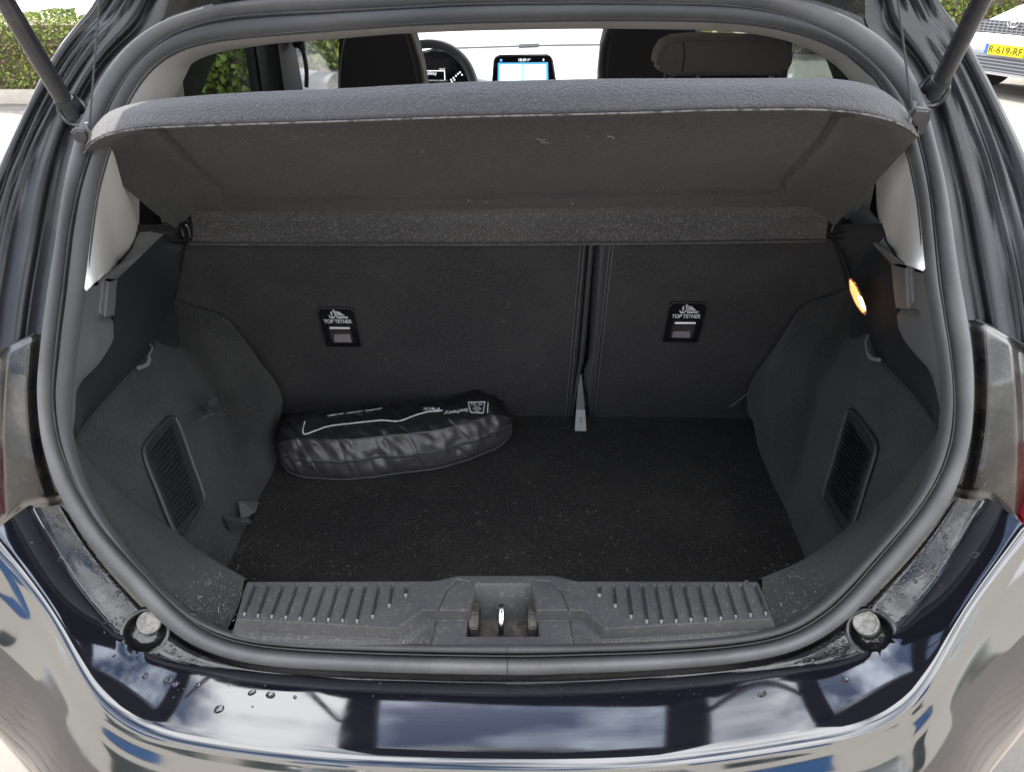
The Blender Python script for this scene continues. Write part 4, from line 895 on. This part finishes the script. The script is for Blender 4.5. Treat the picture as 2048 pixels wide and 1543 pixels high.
# ================================================================== bonnet, tailgate
loft('bonnet', [[(-.72, 2.75, .93), (0, 2.80, .97), (.72, 2.75, .93)], [(-.75, 3.4, .88), (0, 3.45, .93), (.75, 3.4, .88)], [(-.68, 3.85, .72), (0, 3.95, .78), (.68, 3.85, .72)]], 20, 16, M['paint'], car)
hg = np.array([0, .42, 1.475]); td = nrm((0, -.90, .43)); tn = nrm(np.cross((1, 0, 0), td)); tn = tn if tn[2] > 0 else -tn
def tg(x, s, h=0): return hg + np.array([x, 0, 0]) + td*s + tn*h
tgm = MB()
def slab(pts, h0=-.02, h1=.02): tgm.prism([tg(x, s, h0) for x, s in pts], tn*(h1-h0))
slab([(-.50, 0), (.50, 0), (.50, .09), (-.50, .09)]); slab([(-.50, .091), (-.40, .091), (-.44, .50), (-.58, .50)]); slab([(.40, .091), (.50, .091), (.58, .50), (.44, .50)])
slab([(-.58, .501), (.58, .501), (.52, .98), (.40, 1.02), (-.40, 1.02), (-.52, .98)], -.05, .03)
tgo = tgm.build('tailgate', M['plastic_dark'], car, bevel=.006)
MB().prism([tg(x, s, .005) for x, s in ((-.40, .088), (.40, .088), (.44, .503), (-.44, .503))], tn*.004).build('tailgate_glass', M['tail_glass'], tgo, smooth=False)
mb = MB()
for k in range(11): s_ = .13+.034*k; mb.tube([tg(-.40-.04*(s_-.09)/.4, s_, .003), tg(.40+.04*(s_-.09)/.4, s_, .003)], .0006, 4)
mb.build('heater_wires', M['plastic_dark'], tgo)
# body sides, wheels (so the car stands on the ground)
for s in (-1, 1):
    loft('door_panel', [[(s*.80, 1.0, 1.0), (s*.80, 2.6, .98)], [(s*.86, 1.0, .85), (s*.86, 2.6, .82)], [(s*.85, 1.0, .40), (s*.84, 2.6, .3)]], 12, 12, M['paint'], car)
    for y in (.62, 3.1):
        mb = MB(); mb.tube([(s*.64, y, .31), (s*.83, y, .31)], .31, 32); mb.build('wheel', M['tyre'], car, bevel=.02)
# ================================================================== safety bag
bag = empty('safety_bag', az(800, 920, ZF), label='black zipped nylon safety pack pouch lying on the boot floor against the seat', cat='bag')
pA = az(562, 950, ZF+.002); pB = az(1030, 880, ZF+.002)
pMid = az(790, 945, ZF+.002)
NBg, MBg = 260, 120
base = cat([pA, az(690, 956, ZF+.002), pMid, az(900, 928, ZF+.002), pB], NBg)
fwdv = nrm((pB-pA)); inw = nrm(np.cross((0, 0, 1), fwdv)); inw = inw if inw[1] > 0 else -inw
cs = [(.006, .0), (-.006, .003), (-.011, .018), (-.009, .042), (-.008, .046), (-.006, .050), (.002, .070), (.016, .088), (.036, .097), (.075, .100), (.118, .088), (.135, .05), (.13, .01), (.10, .0)]
cs_d = cat([(a, b) for a, b in cs], MBg)
ju0 = int(np.argmin([(q[0]-.016)**2+(q[1]-.088)**2 for q in cs_d]))
rows = []
for i in range(NBg):
    t = i/(NBg-1); e = min(t, 1-t); 
    sc = (1-(1-min(e/.16, 1))**3.2)**.6 if e < .16 else 1
    sc = max(sc, .04); scz = .30 + .70*sc; shr = .12*(1-sc)
    ext = -fwdv*.0
    lean = (.92 - .10*t*t)*(1-.22*float(sst(.88, 1, t)))                                        # lower towards the right-hand end
    zoff = .022*(1-sc)
    r = []
    for j in range(MBg):
        a_, b_ = cs_d[j]; a2 = .055 + (a_-.055)*(.45+.55*sc); z2 = (b_*lean*scz) + zoff*(1 if True else 0)
        p = base[i] + inw*a2 + np.array([0, 0, z2])
        nn = inw*(a_-.055)/.07 + np.array([0, 0, (b_-.05)/.05]); nn = nrm(nn)
        wr = .0065*mn.noise(Vector((t*9, j*.045, 3.1))) + .0042*mn.noise(Vector((t*26 + j*.05, j*.09, 7.7))) - .006*max(0, .16-abs(mn.noise(Vector((t*15+j*.035, j*.022, 1.3)))))*3
        endw = 1 + 1.6*math.exp(-(t/.12)**2)
        seam = math.exp(-((j-ju0)/2.0)**2)
        r.append(p + nn*wr*endw*(1-.7*seam)*(.12 + .88*float(sst(2, 22, min(j, MBg-j)))))
    rows.append(r)
rows = np.array(rows); rows[..., 2] = np.maximum(rows[..., 2], ZF+.001)
V, Fc = gridVF(rows, False, True)
capA = len(V); V = np.r_[V, [rows[0].mean(0)-fwdv*.004], [rows[-1].mean(0)+fwdv*.004]]
Fc += [(j, (j+1) % MBg, capA) for j in range(MBg)] + [((NBg-1)*MBg+(j+1) % MBg, (NBg-1)*MBg+j, capA+1) for j in range(MBg)]
pouch = mesh('pouch', V, Fc, [M['nylon'], M['nylon_grey']], bag)
kk = [k for k, (a_, b_) in enumerate(cs_d) if a_ < .017 and b_ < .089]; kset = set(kk[:]); jlim = max(k for k in kk if k < MBg//2)
for p in pouch.data.polygons:
    j = p.vertices[0] % MBg
    if p.vertices[0] < NBg*MBg and j < jlim: p.material_index = 1
def jof(a, b): return int(np.argmin([(q[0]-a)**2+(q[1]-b)**2 for q in cs_d]))
jz = jof(-.008, .046); ju = jof(.016, .088); jl = jof(-.007, .005)
for nm, j, r_, m_ in (('zip', jz, .0022, M['plastic_dark']), ('piping_seam', ju, .0016, M['nylon']), ('piping_seam', jl, .0011, M['stitch'])):
    mb = MB(); mb.tube([rows[i][j] - inw*.001 for i in range(2, NBg-2)], r_, 6); mb.build(nm, m_, bag)
for dz in (.0042, -.0042):
    mb = MB(); mb.tube([rows[i][jz] - inw*.0005 + (0, 0, dz) for i in range(4, NBg-4)], .0009, 5); mb.build('zip_tape_edge', M['stitch'], bag)
bvh = BVHTree.FromPolygons([tuple(map(float, v)) for v in V], [tuple(int(x) for x in f) for f in Fc])
def onbag(u, v, lift=.0012):
    d = ray(u, v); h = bvh.ray_cast(Vector(CAM), Vector(nrm(d)), 4)
    if h[0] is None: return None
    return np.array(h[0]) + np.array(h[1])*lift*(1 if h[1].dot(Vector(-d)) > 0 else -1)
def bagline(pts, r=.0012):
    P = [onbag(u, v) for u, v in cat(pts, 90)]; P = [p for p in P if p is not None]
    return MB().tube(P, r, 5) if len(P) > 3 else MB()
pr = MB()
for pts, r_ in (([(610,843),(606,856),(609,868),(632,861),(660,852),(710,846),(760,841),(798,842),(830,831),(855,824),(885,821)], .0012), ([(976,805),(975,826)], .0010)):
    q = bagline(pts, r_); pr.add(q.V, q.F)
for k in range(3):
    q = bagline([(655+k*38, 832-k*5), (688+k*38, 827-k*5)], .0006); pr.add(q.V, q.F)
pr.build('print_outline', M['white_print'], bag)
def bagtext(txt, cu_, cv_, wpx, hpx, ang, m_):
    V_, F_ = textmesh(txt, 1.0, 0, .02); V_ = V_ - (V_.max(0)+V_.min(0))/2; sx = wpx/np.ptp(V_[:, 0]); syy = hpx/np.ptp(V_[:, 1]); ca, sa = math.cos(ang), math.sin(ang); out_ = []
    for v_ in V_:
        x, y = -v_[0]*sx, -v_[1]*syy                          # upside down
        u, vv = cu_ + x*ca + y*sa, cv_ - (y*ca - x*sa); p = onbag(u, vv, .0014)
        out_.append(p if p is not None else onbag(cu_, cv_))
    if any(o is None for o in out_): return
    MB().add(out_, F_).build('print_lettering', m_, bag, smooth=False)
bagtext('Safety', 912, 823, 50, 9, -.16, M['white_print']); bagtext('Pack', 862, 819, 34, 8, .02, M['white_print'])
sp = MB()
for pts in ([(936,805),(970,804)], [(970,804),(966,826)], [(966,826),(942,825)], [(942,825),(936,805)]):
    q = bagline(pts, .0010); sp.add(q.V, q.F)
sp.build('badge_outline', M['white_print'], bag)
bagtext('van', 954, 822, 9, 3, 0, M['white_print']); bagtext('Mossel', 954, 818, 16, 3, 0, M['white_print']); bagtext('Ford', 953, 814, 10, 3, 0, M['white_print']); bagtext('BE  EN', 953, 809, 22, 3, 0, M['white_print'])
# ================================================================== water drops on the bumper, lint
bvb = BVHTree.FromPolygons([v.co[:] for v in bumper.data.vertices], [tuple(p.vertices) for p in bumper.data.polygons])
def onmesh(bv, u, v):
    d = nrm(ray(u, v)); h = bv.ray_cast(Vector(CAM), Vector(d), 4); return (np.array(h[0]), np.array(h[1])) if h[0] is not None else (None, None)
dr = MB()
def drop(u, v, r):
    p, n = onmesh(bvb, u, v)
    if p is None: return
    if np.dot(n, CAM-p) < 0: n = -n
    e1 = nrm(np.cross(n, (0, 1, .1))); e2 = np.cross(n, e1); asp = random.uniform(.75, 1.3); rows_ = []; ph = random.uniform(0, 6)
    for rr_, h in ((1, -.05), (.92, .22), (.7, .42), (.38, .54), (.02, .58)):
        rows_.append([p + r*rr_*(math.cos(t)*e1*asp + math.sin(t)*e2)*(1+.18*math.sin(2*t+ph)) + n*h*r*.8 for t in np.linspace(0, 2*math.pi, 10, endpoint=False)])
    V_, F_ = gridVF(np.array(rows_), False, True); dr.add(V_, F_)
for u, v, r in [(438,1417,.0062),(504,1384,.0045),(541,1389,.0055),(590,1393,.0030),(505,1412,.0018),(350,1368,.0045),(290,1350,.004),(335,1360,.0055),(395,1369,.0035),(1689,1357,.0045),(1524,1387,.0045),(1950,1110,.0045),(1830,1197,.0035),(119,1118,.0040),(62,1087,.003),(108,1052,.003),(1650,1370,.002),(228,1310,.003),(760,1364,.0025)]: drop(u, v, r)
zl = [((150,1050),(215,1150)), ((180,1090),(250,1200)), ((215,1160),(265,1215)), ((235,1240),(255,1262)), ((150,1010),(120,1050)), ((320,1270),(345,1288))]
for _ in range(230):
    a, b = random.choice(zl); t = random.random(); drop(a[0]+(b[0]-a[0])*t+random.gauss(0, 14), a[1]+(b[1]-a[1])*t+random.gauss(0, 9), abs(random.gauss(0, .0010))+.0007)
zr = [((1905,1050),(1790,1180)), ((1890,1040),(1780,1200)), ((1760,1190),(1700,1240)), ((1680,1265),(1640,1300)), ((1900,1080),(1850,1150))]
for _ in range(300):
    a, b = random.choice(zr); t = random.random(); drop(a[0]+(b[0]-a[0])*t+random.gauss(0, 14), a[1]+(b[1]-a[1])*t+random.gauss(0, 9), abs(random.gauss(0, .0010))+.0006)
for _ in range(120): drop(random.uniform(300, 1700), random.uniform(1355, 1395), random.uniform(.0004, .0010))
dr.build('water_drops', M['drop'], None, kind='stuff', label='clear water drops scattered over the black bumper ledge', cat='water drops', sharp=False)
lm = MB(); ld = MB()
def fibre(mb, p, n, L_, w_=.00022):
    e1 = nrm(np.cross(n, rng.normal(size=3))); e2 = np.cross(n, e1); a = p + n*.0012; b = a + e1*L_*.5 + e2*L_*random.uniform(-.3, .3) + n*.0006; c = b + e1*L_*.4 + e2*L_*random.uniform(-.5, .5)
    for q, r_ in ((a, b), (b, c)):
        s_ = nrm(np.cross(n, r_-q))*w_; mb.add([q-s_, q+s_, r_+s_, r_-s_], [(0, 1, 2, 3)])
for _ in range(700):
    u = random.uniform(470, 1580); v = random.uniform(900, 1150)
    p = az(u, v, ZF+.001)
    if abs(p[0]) > .47 or (u < 1010 and v < 965): continue
    fibre(lm if random.random() < .10 else ld, p, np.array([0, 0, 1.]), random.uniform(.002, .008), .00018)
for _ in range(300):
    s = random.choice((-1, 1)); u = random.gauss(440 if s < 0 else 1595, 46); v = random.gauss(1205, 42)
    i = min(range(0, NR, 4), key=lambda k: (px[k, 0]-u)**2+(px[k, 1]-v)**2); p = at(u, v, np.linalg.norm(PI[i]-CAM)/np.linalg.norm(ray(u, v))*1.0+.0)
    ri = math.hypot(u-CX, v-CY)
    if ri > RI[int((math.atan2(-(v-CY), u-CX) % (2*math.pi))/(2*math.pi)*NR) % NR]-8: continue
    d = ray(u, v); fibre(lm if random.random() < .10 else ld, p, nrm(-d), abs(random.gauss(.0015, .002))+.0008, random.uniform(.00008, .00016))
for _ in range(320):
    u = random.uniform(380, 1640); v = random.uniform(265, 415); p = sh(u, v, -.001); fibre(lm if random.random() < .08 else ld, p, -nS, random.uniform(.002, .008), .0002)
for _ in range(260):
    u = random.uniform(430, 1640); v = random.uniform(500, 820)
    if 1130 < u < 1230 or (v > 620 and (u < 560 or u > 1500)): continue
    fibre(lm if random.random() < .12 else ld, seat(u, v, .001), SN, random.uniform(.002, .006), .0002)
for u, v in ((1092,277),(1097,284),(975,405),(945,401),(1228,275),(1145,408)): fibre(lm, sh(u, v, -.001), -nS, .012, .0006)
for _ in range(420):
    t = random.random(); u = 470+75*t+random.gauss(0, 22); v = 1120-160*t+random.gauss(0, 14); p = az(u, v, ZF+.001)
    if p[0] > -.452: fibre(ld, p, np.array([0, 0, 1.]), random.uniform(.0008, .003), .00016)
bvs = BVHTree.FromPolygons([v.co[:] for v in sill.data.vertices], [tuple(p.vertices) for p in sill.data.polygons])
for _ in range(2600):
    u = random.uniform(500, 1545)
    if random.random() < .72:
        vf_ = float(np.interp(u, fm[:, 0], fm[:, 1])); v = vf_ - abs(random.gauss(4, 5)) - 2
        if 880 < u < 1125: continue
    else: v = random.uniform(1165, 1235)
    p, n = onmesh(bvs, u, v)
    if p is None: continue
    n = n if n[2] > 0 else -n
    e1 = nrm(np.cross(n, rng.normal(size=3))); e2 = np.cross(n, e1); a_ = random.uniform(.00015, .0006); q = p + n*.0004
    (lm if random.random() < .35 else ld).add([q-e1*a_, q+e2*a_*.7, q+e1*a_, q-e2*a_*.7], [(0, 1, 2, 3)])
lm.build('pale_lint', M['lint'], None, kind='stuff', label='pale lint fibres and hairs on the boot carpet and felt', cat='lint', smooth=False)
ld.build('dull_lint', M['lint_dark'], None, kind='stuff', label='brownish lint fibres scattered over the dark boot floor', cat='lint', smooth=False)
# long stray thread on the right of the seat back
mb = MB(); mb.tube(cat([az(1436, 828, ZF+.004), seat(1470, 806, .003), seat(1500, 782, .004)], 14), .0005, 4); mb.build('stray_thread', M['lint'], None, label='thin pale thread lying against the seat back near the right arch', cat='thread')
# ================================================================== surroundings
g = MB(); g.add([(-150, -150, 0), (150, -150, 0), (150, 150, 0), (-150, 150, 0)], [(0, 1, 2, 3)]); g.build('ground', M['ground'], None, kind='structure', smooth=False)
gr = bpy.data.objects['ground']
tm = MB().box((0, 0, 0), (.196, .096, .006)); first = tm.build('paver', M['paver'], gr, bevel=.002, seg=1, smooth=False)
k = 0
for i in range(-7, 8):
    for j in range(-14, 6):
        o = first if k == 0 else first.copy()
        if k: col.objects.link(o)
        o.location = (i*.40 + (.20 if j % 2 else 0) + .02, j*.20 - .3, .004 + random.uniform(-.001, .001)); k += 1
# kerb and hedge in front-left
kb = MB(); kb.box((-7, 8.1, .07), (6, .12, .07)); kb.build('kerb', M['kerb'], None, kind='structure', bevel=.02)
def hedge(name, x0, x1, y0, y1, h, n, label, lf=.028, mats=('leaf', 'leaf2')):
    r = empty(name, ((x0+x1)/2, (y0+y1)/2, 0), label=label, cat='hedge')
    MB().box(((x0+x1)/2, (y0+y1)/2, h*.47), ((x1-x0)/2-.06, (y1-y0)/2-.06, h*.46)).build('twigs', M['leaf_in'], r)
    for mi, (m_, share) in enumerate(zip(mats, (.75, .25))):
        c = int(n*share); P = np.empty((c, 3))
        f = rng.random(c); P[:, 0] = rng.uniform(x0, x1, c); P[:, 1] = y0 + .04 - rng.exponential(.035, c); P[:, 2] = rng.uniform(.03, h, c)
        t = f < .4; P[t, 1] = rng.uniform(y0, y1, t.sum()); P[t, 2] = h - rng.exponential(.04, t.sum()); e = (f > .4) & (f < .5); P[e, 0] = x0 + rng.exponential(.04, e.sum()); P[e, 1] = rng.uniform(y0, y1, e.sum())
        e = (f > .5) & (f < .6); P[e, 0] = x1 - rng.exponential(.04, e.sum()); P[e, 1] = rng.uniform(y0, y1, e.sum())
        P[:, 2] += .04*np.sin(P[:, 0]*3.1)+.03*np.sin(P[:, 0]*11)
        if mi == 1: P[:, 2] = np.clip(P[:, 2], 0, h*.7)
        A = rng.normal(size=(c, 3)); A /= np.linalg.norm(A, axis=1)[:, None]; B = np.cross(A, rng.normal(size=(c, 3))); B /= np.linalg.norm(B, axis=1)[:, None]
        s = (lf*rng.uniform(.6, 1.3, c))[:, None]; V_ = np.concatenate([P-A*s, P-B*s*.55, P+A*s, P+B*s*.55], 1).reshape(-1, 3)
        me = bpy.data.meshes.new('leaves'); me.from_pydata(V_.tolist(), [], [(4*k_, 4*k_+1, 4*k_+2, 4*k_+3) for k_ in range(c)]); link('leaves', me, M[m_], r, kind='stuff')
hedge('hedge', -13, -3.6, 8.3, 9.3, .84, 42000, 'low clipped hedge with yellow-green top at the far left behind the car', .022)
hedge('garden_hedge', -4.3, -2.1, 11.0, 12.2, 1.9, 14000, 'tall bright green hedge seen through the side window beside the driver seat', .05, ('leaf', 'leaf'))
hedge('far_hedge', 2.2, 9.5, 13.2, 14.2, 1.0, 14000, 'short green hedge far right beyond the white parked car', .04, ('leaf', 'leaf'))
hedge('dark_hedge', -3.05, -1.95, 5.6, 6.2, 1.35, 9000, 'dark hedge showing through the tinted rear side window', .03, ('leaf', 'leaf'))
# parked cars
def parked(loc, rot, paint, label, plate=None, front=True):
    r = empty('parked_car', loc, rot, label=label, cat='car', group='cars parked around the lot')
    # x across, y along (front at -y)
    W_ = .87; st_ = [(-2.05, .30, .55, .60, .70), (-1.98, .22, .60, .66, .82), (-1.7, .20, .72, .76, .87), (-1.1, .20, .92, .95, .87), (-.45, .20, .98, 1.40, .87), (.3, .20, 1.0, 1.48, .87), (1.2, .20, 1.0, 1.42, .86), (1.8, .22, 1.0, 1.10, .82), (2.0, .32, .85, .90, .74)]
    yy = np.linspace(-2.05, 2.0, 60); A = np.array(st_); rows_ = []
    for y in yy:
        z0, zb, zr, wd = (float(np.interp(y, A[:, 0], A[:, k_])) for k_ in (1, 2, 3, 4))
        rw_ = wd*.74
        half = [(0, z0), (wd*.86, z0), (wd*.97, z0+.10), (wd, (z0+zb)/2), (wd*.97, zb-.04), (wd*.92, zb), (rw_+(wd*.92-rw_)*.2, zr-.05 if zr-zb > .1 else zb+(zr-zb)*.6), (rw_*.85, zr-.01), (0, zr+.01)]
        pts_ = half + [(-a_, b_) for a_, b_ in half[-2:0:-1]]
        rows_.append([(a_, y, b_) for a_, b_ in pts_])
    V_, F_ = gridVF(np.array(rows_), False, True); m_ = rows_[0]; n_ = len(m_); F_ += [tuple(range(n_)), tuple(range((59)*n_, 60*n_))[::-1]]
    o = mesh('body', V_, F_, M[paint], r, world=False)
    for s_ in (-1, 1):
        q = [(s_*.815, -.75, .99), (s_*.815, 1.35, 1.03), (s_*.715, 1.0, 1.36), (s_*.70, -.30, 1.36)]
        MB().prism(q, (s_*.02, 0, 0)).build('side_window', M['car_glass'], r, world=False, smooth=False)
        for y in (-1.3, 1.25):
            b_ = MB(); b_.tube([(s_*.68, y, .32), (s_*.885, y, .32)], .32, 28); wo = b_.build('wheel', M['tyre'], r, world=False, bevel=.02)
            MB().tube([(s_*.70, y, .32), (s_*.892, y, .32)], .20, 18).build('rim', M['rim'], wo, world=False)
        MB().box((s_*.96, -.62, 1.02), (.10, .06, .075)).build('wing_mirror', M[paint], r, world=False, bevel=.03, seg=3)
        MB().prism([(s_*.80, -1.99, .66), (s_*.56, -2.07, .66), (s_*.58, -2.03, .80), (s_*.82, -1.78, .84)], (0, .03, 0)).build('headlight', M['shopglass'], r, world=False, bevel=.01)
    MB().prism([(-.60, -1.02, .99), (.60, -1.02, .99), (.52, -.50, 1.38), (-.52, -.50, 1.38)], (0, -.02, .02)).build('windscreen', M['car_glass'], r, world=False, smooth=False)
    if front:
        bp = MB(); bp.box((0, -2.05, .55), (.80, .06, .10)); bp.box((0, -2.03, .30), (.78, .08, .07)); bp.build('front_bumper', M[paint], r, world=False, bevel=.03, seg=3)
        gm = MB().prism([(-.50, -2.10, .66), (.50, -2.10, .66), (.44, -2.09, .80), (-.44, -2.09, .80)], (0, .03, 0)).build('grille', M['grille'], r, world=False, bevel=.01)
        b_ = MB()
        for k_ in range(15): b_.box((-.44+.063*k_, -2.103, .73), (.005, .004, .06))
        for k_ in range(4): b_.box((0, -2.1035, .68+.03*k_), (.47, .004, .005))
        b_.build('grille_mesh', M['grille_bar'], gm, world=False, smooth=False)
        lo_ = MB().box((0, -2.10, .34), (.62, .02, .075)).build('lower_intake', M['grille'], r, world=False, bevel=.01)
        for k_ in range(4): MB().box((0, -2.122, .285+.036*k_), (.60, .005, .006)).build('slat', M['grille_bar'], lo_, world=False, smooth=False)
        em = MB(); em.tube([(.075*math.cos(t), -2.115, .79+.05*math.sin(t)) for t in np.linspace(0, 2*math.pi, 24, endpoint=False)], .008, 6, closed=True); em.tube([(.03*math.cos(t), -2.116, .79+.045*math.sin(t)) for t in np.linspace(0, 2*math.pi, 16, endpoint=False)], .006, 6, closed=True); em.tube([(.05*math.cos(t), -2.117, .81+.02*math.sin(t)) for t in np.linspace(0, 2*math.pi, 16, endpoint=False)], .006, 6, closed=True)
        em.build('emblem', M['chrome'], r, world=False)
    if plate:
        po = MB().box((0, -2.125, .50), (.26, .006, .057)).build('number_plate', M['plate'], r, world=False, bevel=.003)
        MB().box((-.237, -2.1325, .50), (.022, .001, .055)).build('plate_band', M['plate_blue'], po, world=False)
        V_, F_ = textmesh(plate, 1.0, 0, 0); V_ = V_-(V_.max(0)+V_.min(0))/2
        sx_ = .44/np.ptp(V_[:, 0]); sy_ = .075/np.ptp(V_[:, 1])
        MB().add([(v_[0]*sx_+.02, -2.1335, .50+v_[1]*sy_) for v_ in V_], F_).build('plate_lettering', M['plate_ink'], po, world=False, smooth=False)
    return r
M['grille'] = mat('grille_plastic', (.10, .10, .11), .5); M['grille_bar'] = mat('grille_bar', (.30, .30, .31), .4)
pl = at(2008, 106, 8.6); rot = math.radians(-70)
c_ = np.array([pl[0], pl[1], 0]) - np.array([math.sin(-rot)*-2.12*-1*-1, -2.12*math.cos(rot), 0])
parked((pl[0]+math.sin(-rot)*-2.12*-1*-1*-1 + .0, pl[1]+2.12*math.cos(rot), 0), rot, 'white_car', 'white parked car with yellow R-619-RF number plate facing the camera at right', 'R-619-RF')
parked((-3.75, 9.1, 0), math.radians(8), 'silver_car', 'silver parked car glimpsed through the left side windows', None)
parked((-9.5, 12.6, 0), math.radians(2), 'white_car', 'white parked car behind the low hedge at far left', None)
parked((-6.9, 12.4, 0), math.radians(-2), 'blue_car', 'pale blue parked car behind the low hedge, nearer the open hatch', None)
# showroom behind the camera (seen only as reflections in the bumper)
b = empty('showroom', (0, -17, 0), label='low pale showroom with blue fascia reflected in the bumper', cat='building')
MB().box((0, -17, 2.6), (16, 2, 2.6)).build('wall', M['wall'], b)
MB().box((-7.5, -14.95, 4.0), (1.3, .12, .6)).build('fascia', M['fascia'], b, bevel=.02); MB().box((8.2, -14.95, 4.0), (1.4, .12, .6)).build('fascia', M['fascia'], b, bevel=.02)
for k in range(3): MB().box((-9+9*k, -14.95, 1.2), (.9, .06, .8)).build('window', M['shopglass'], b)
parked((-3.6, -8.6, 0), math.radians(176), 'white_car', 'white parked car reflected at the left end of the bumper', None)
parked((3.2, -8.9, 0), math.radians(183), 'silver_car', 'silver parked car reflected at the right end of the bumper', None)
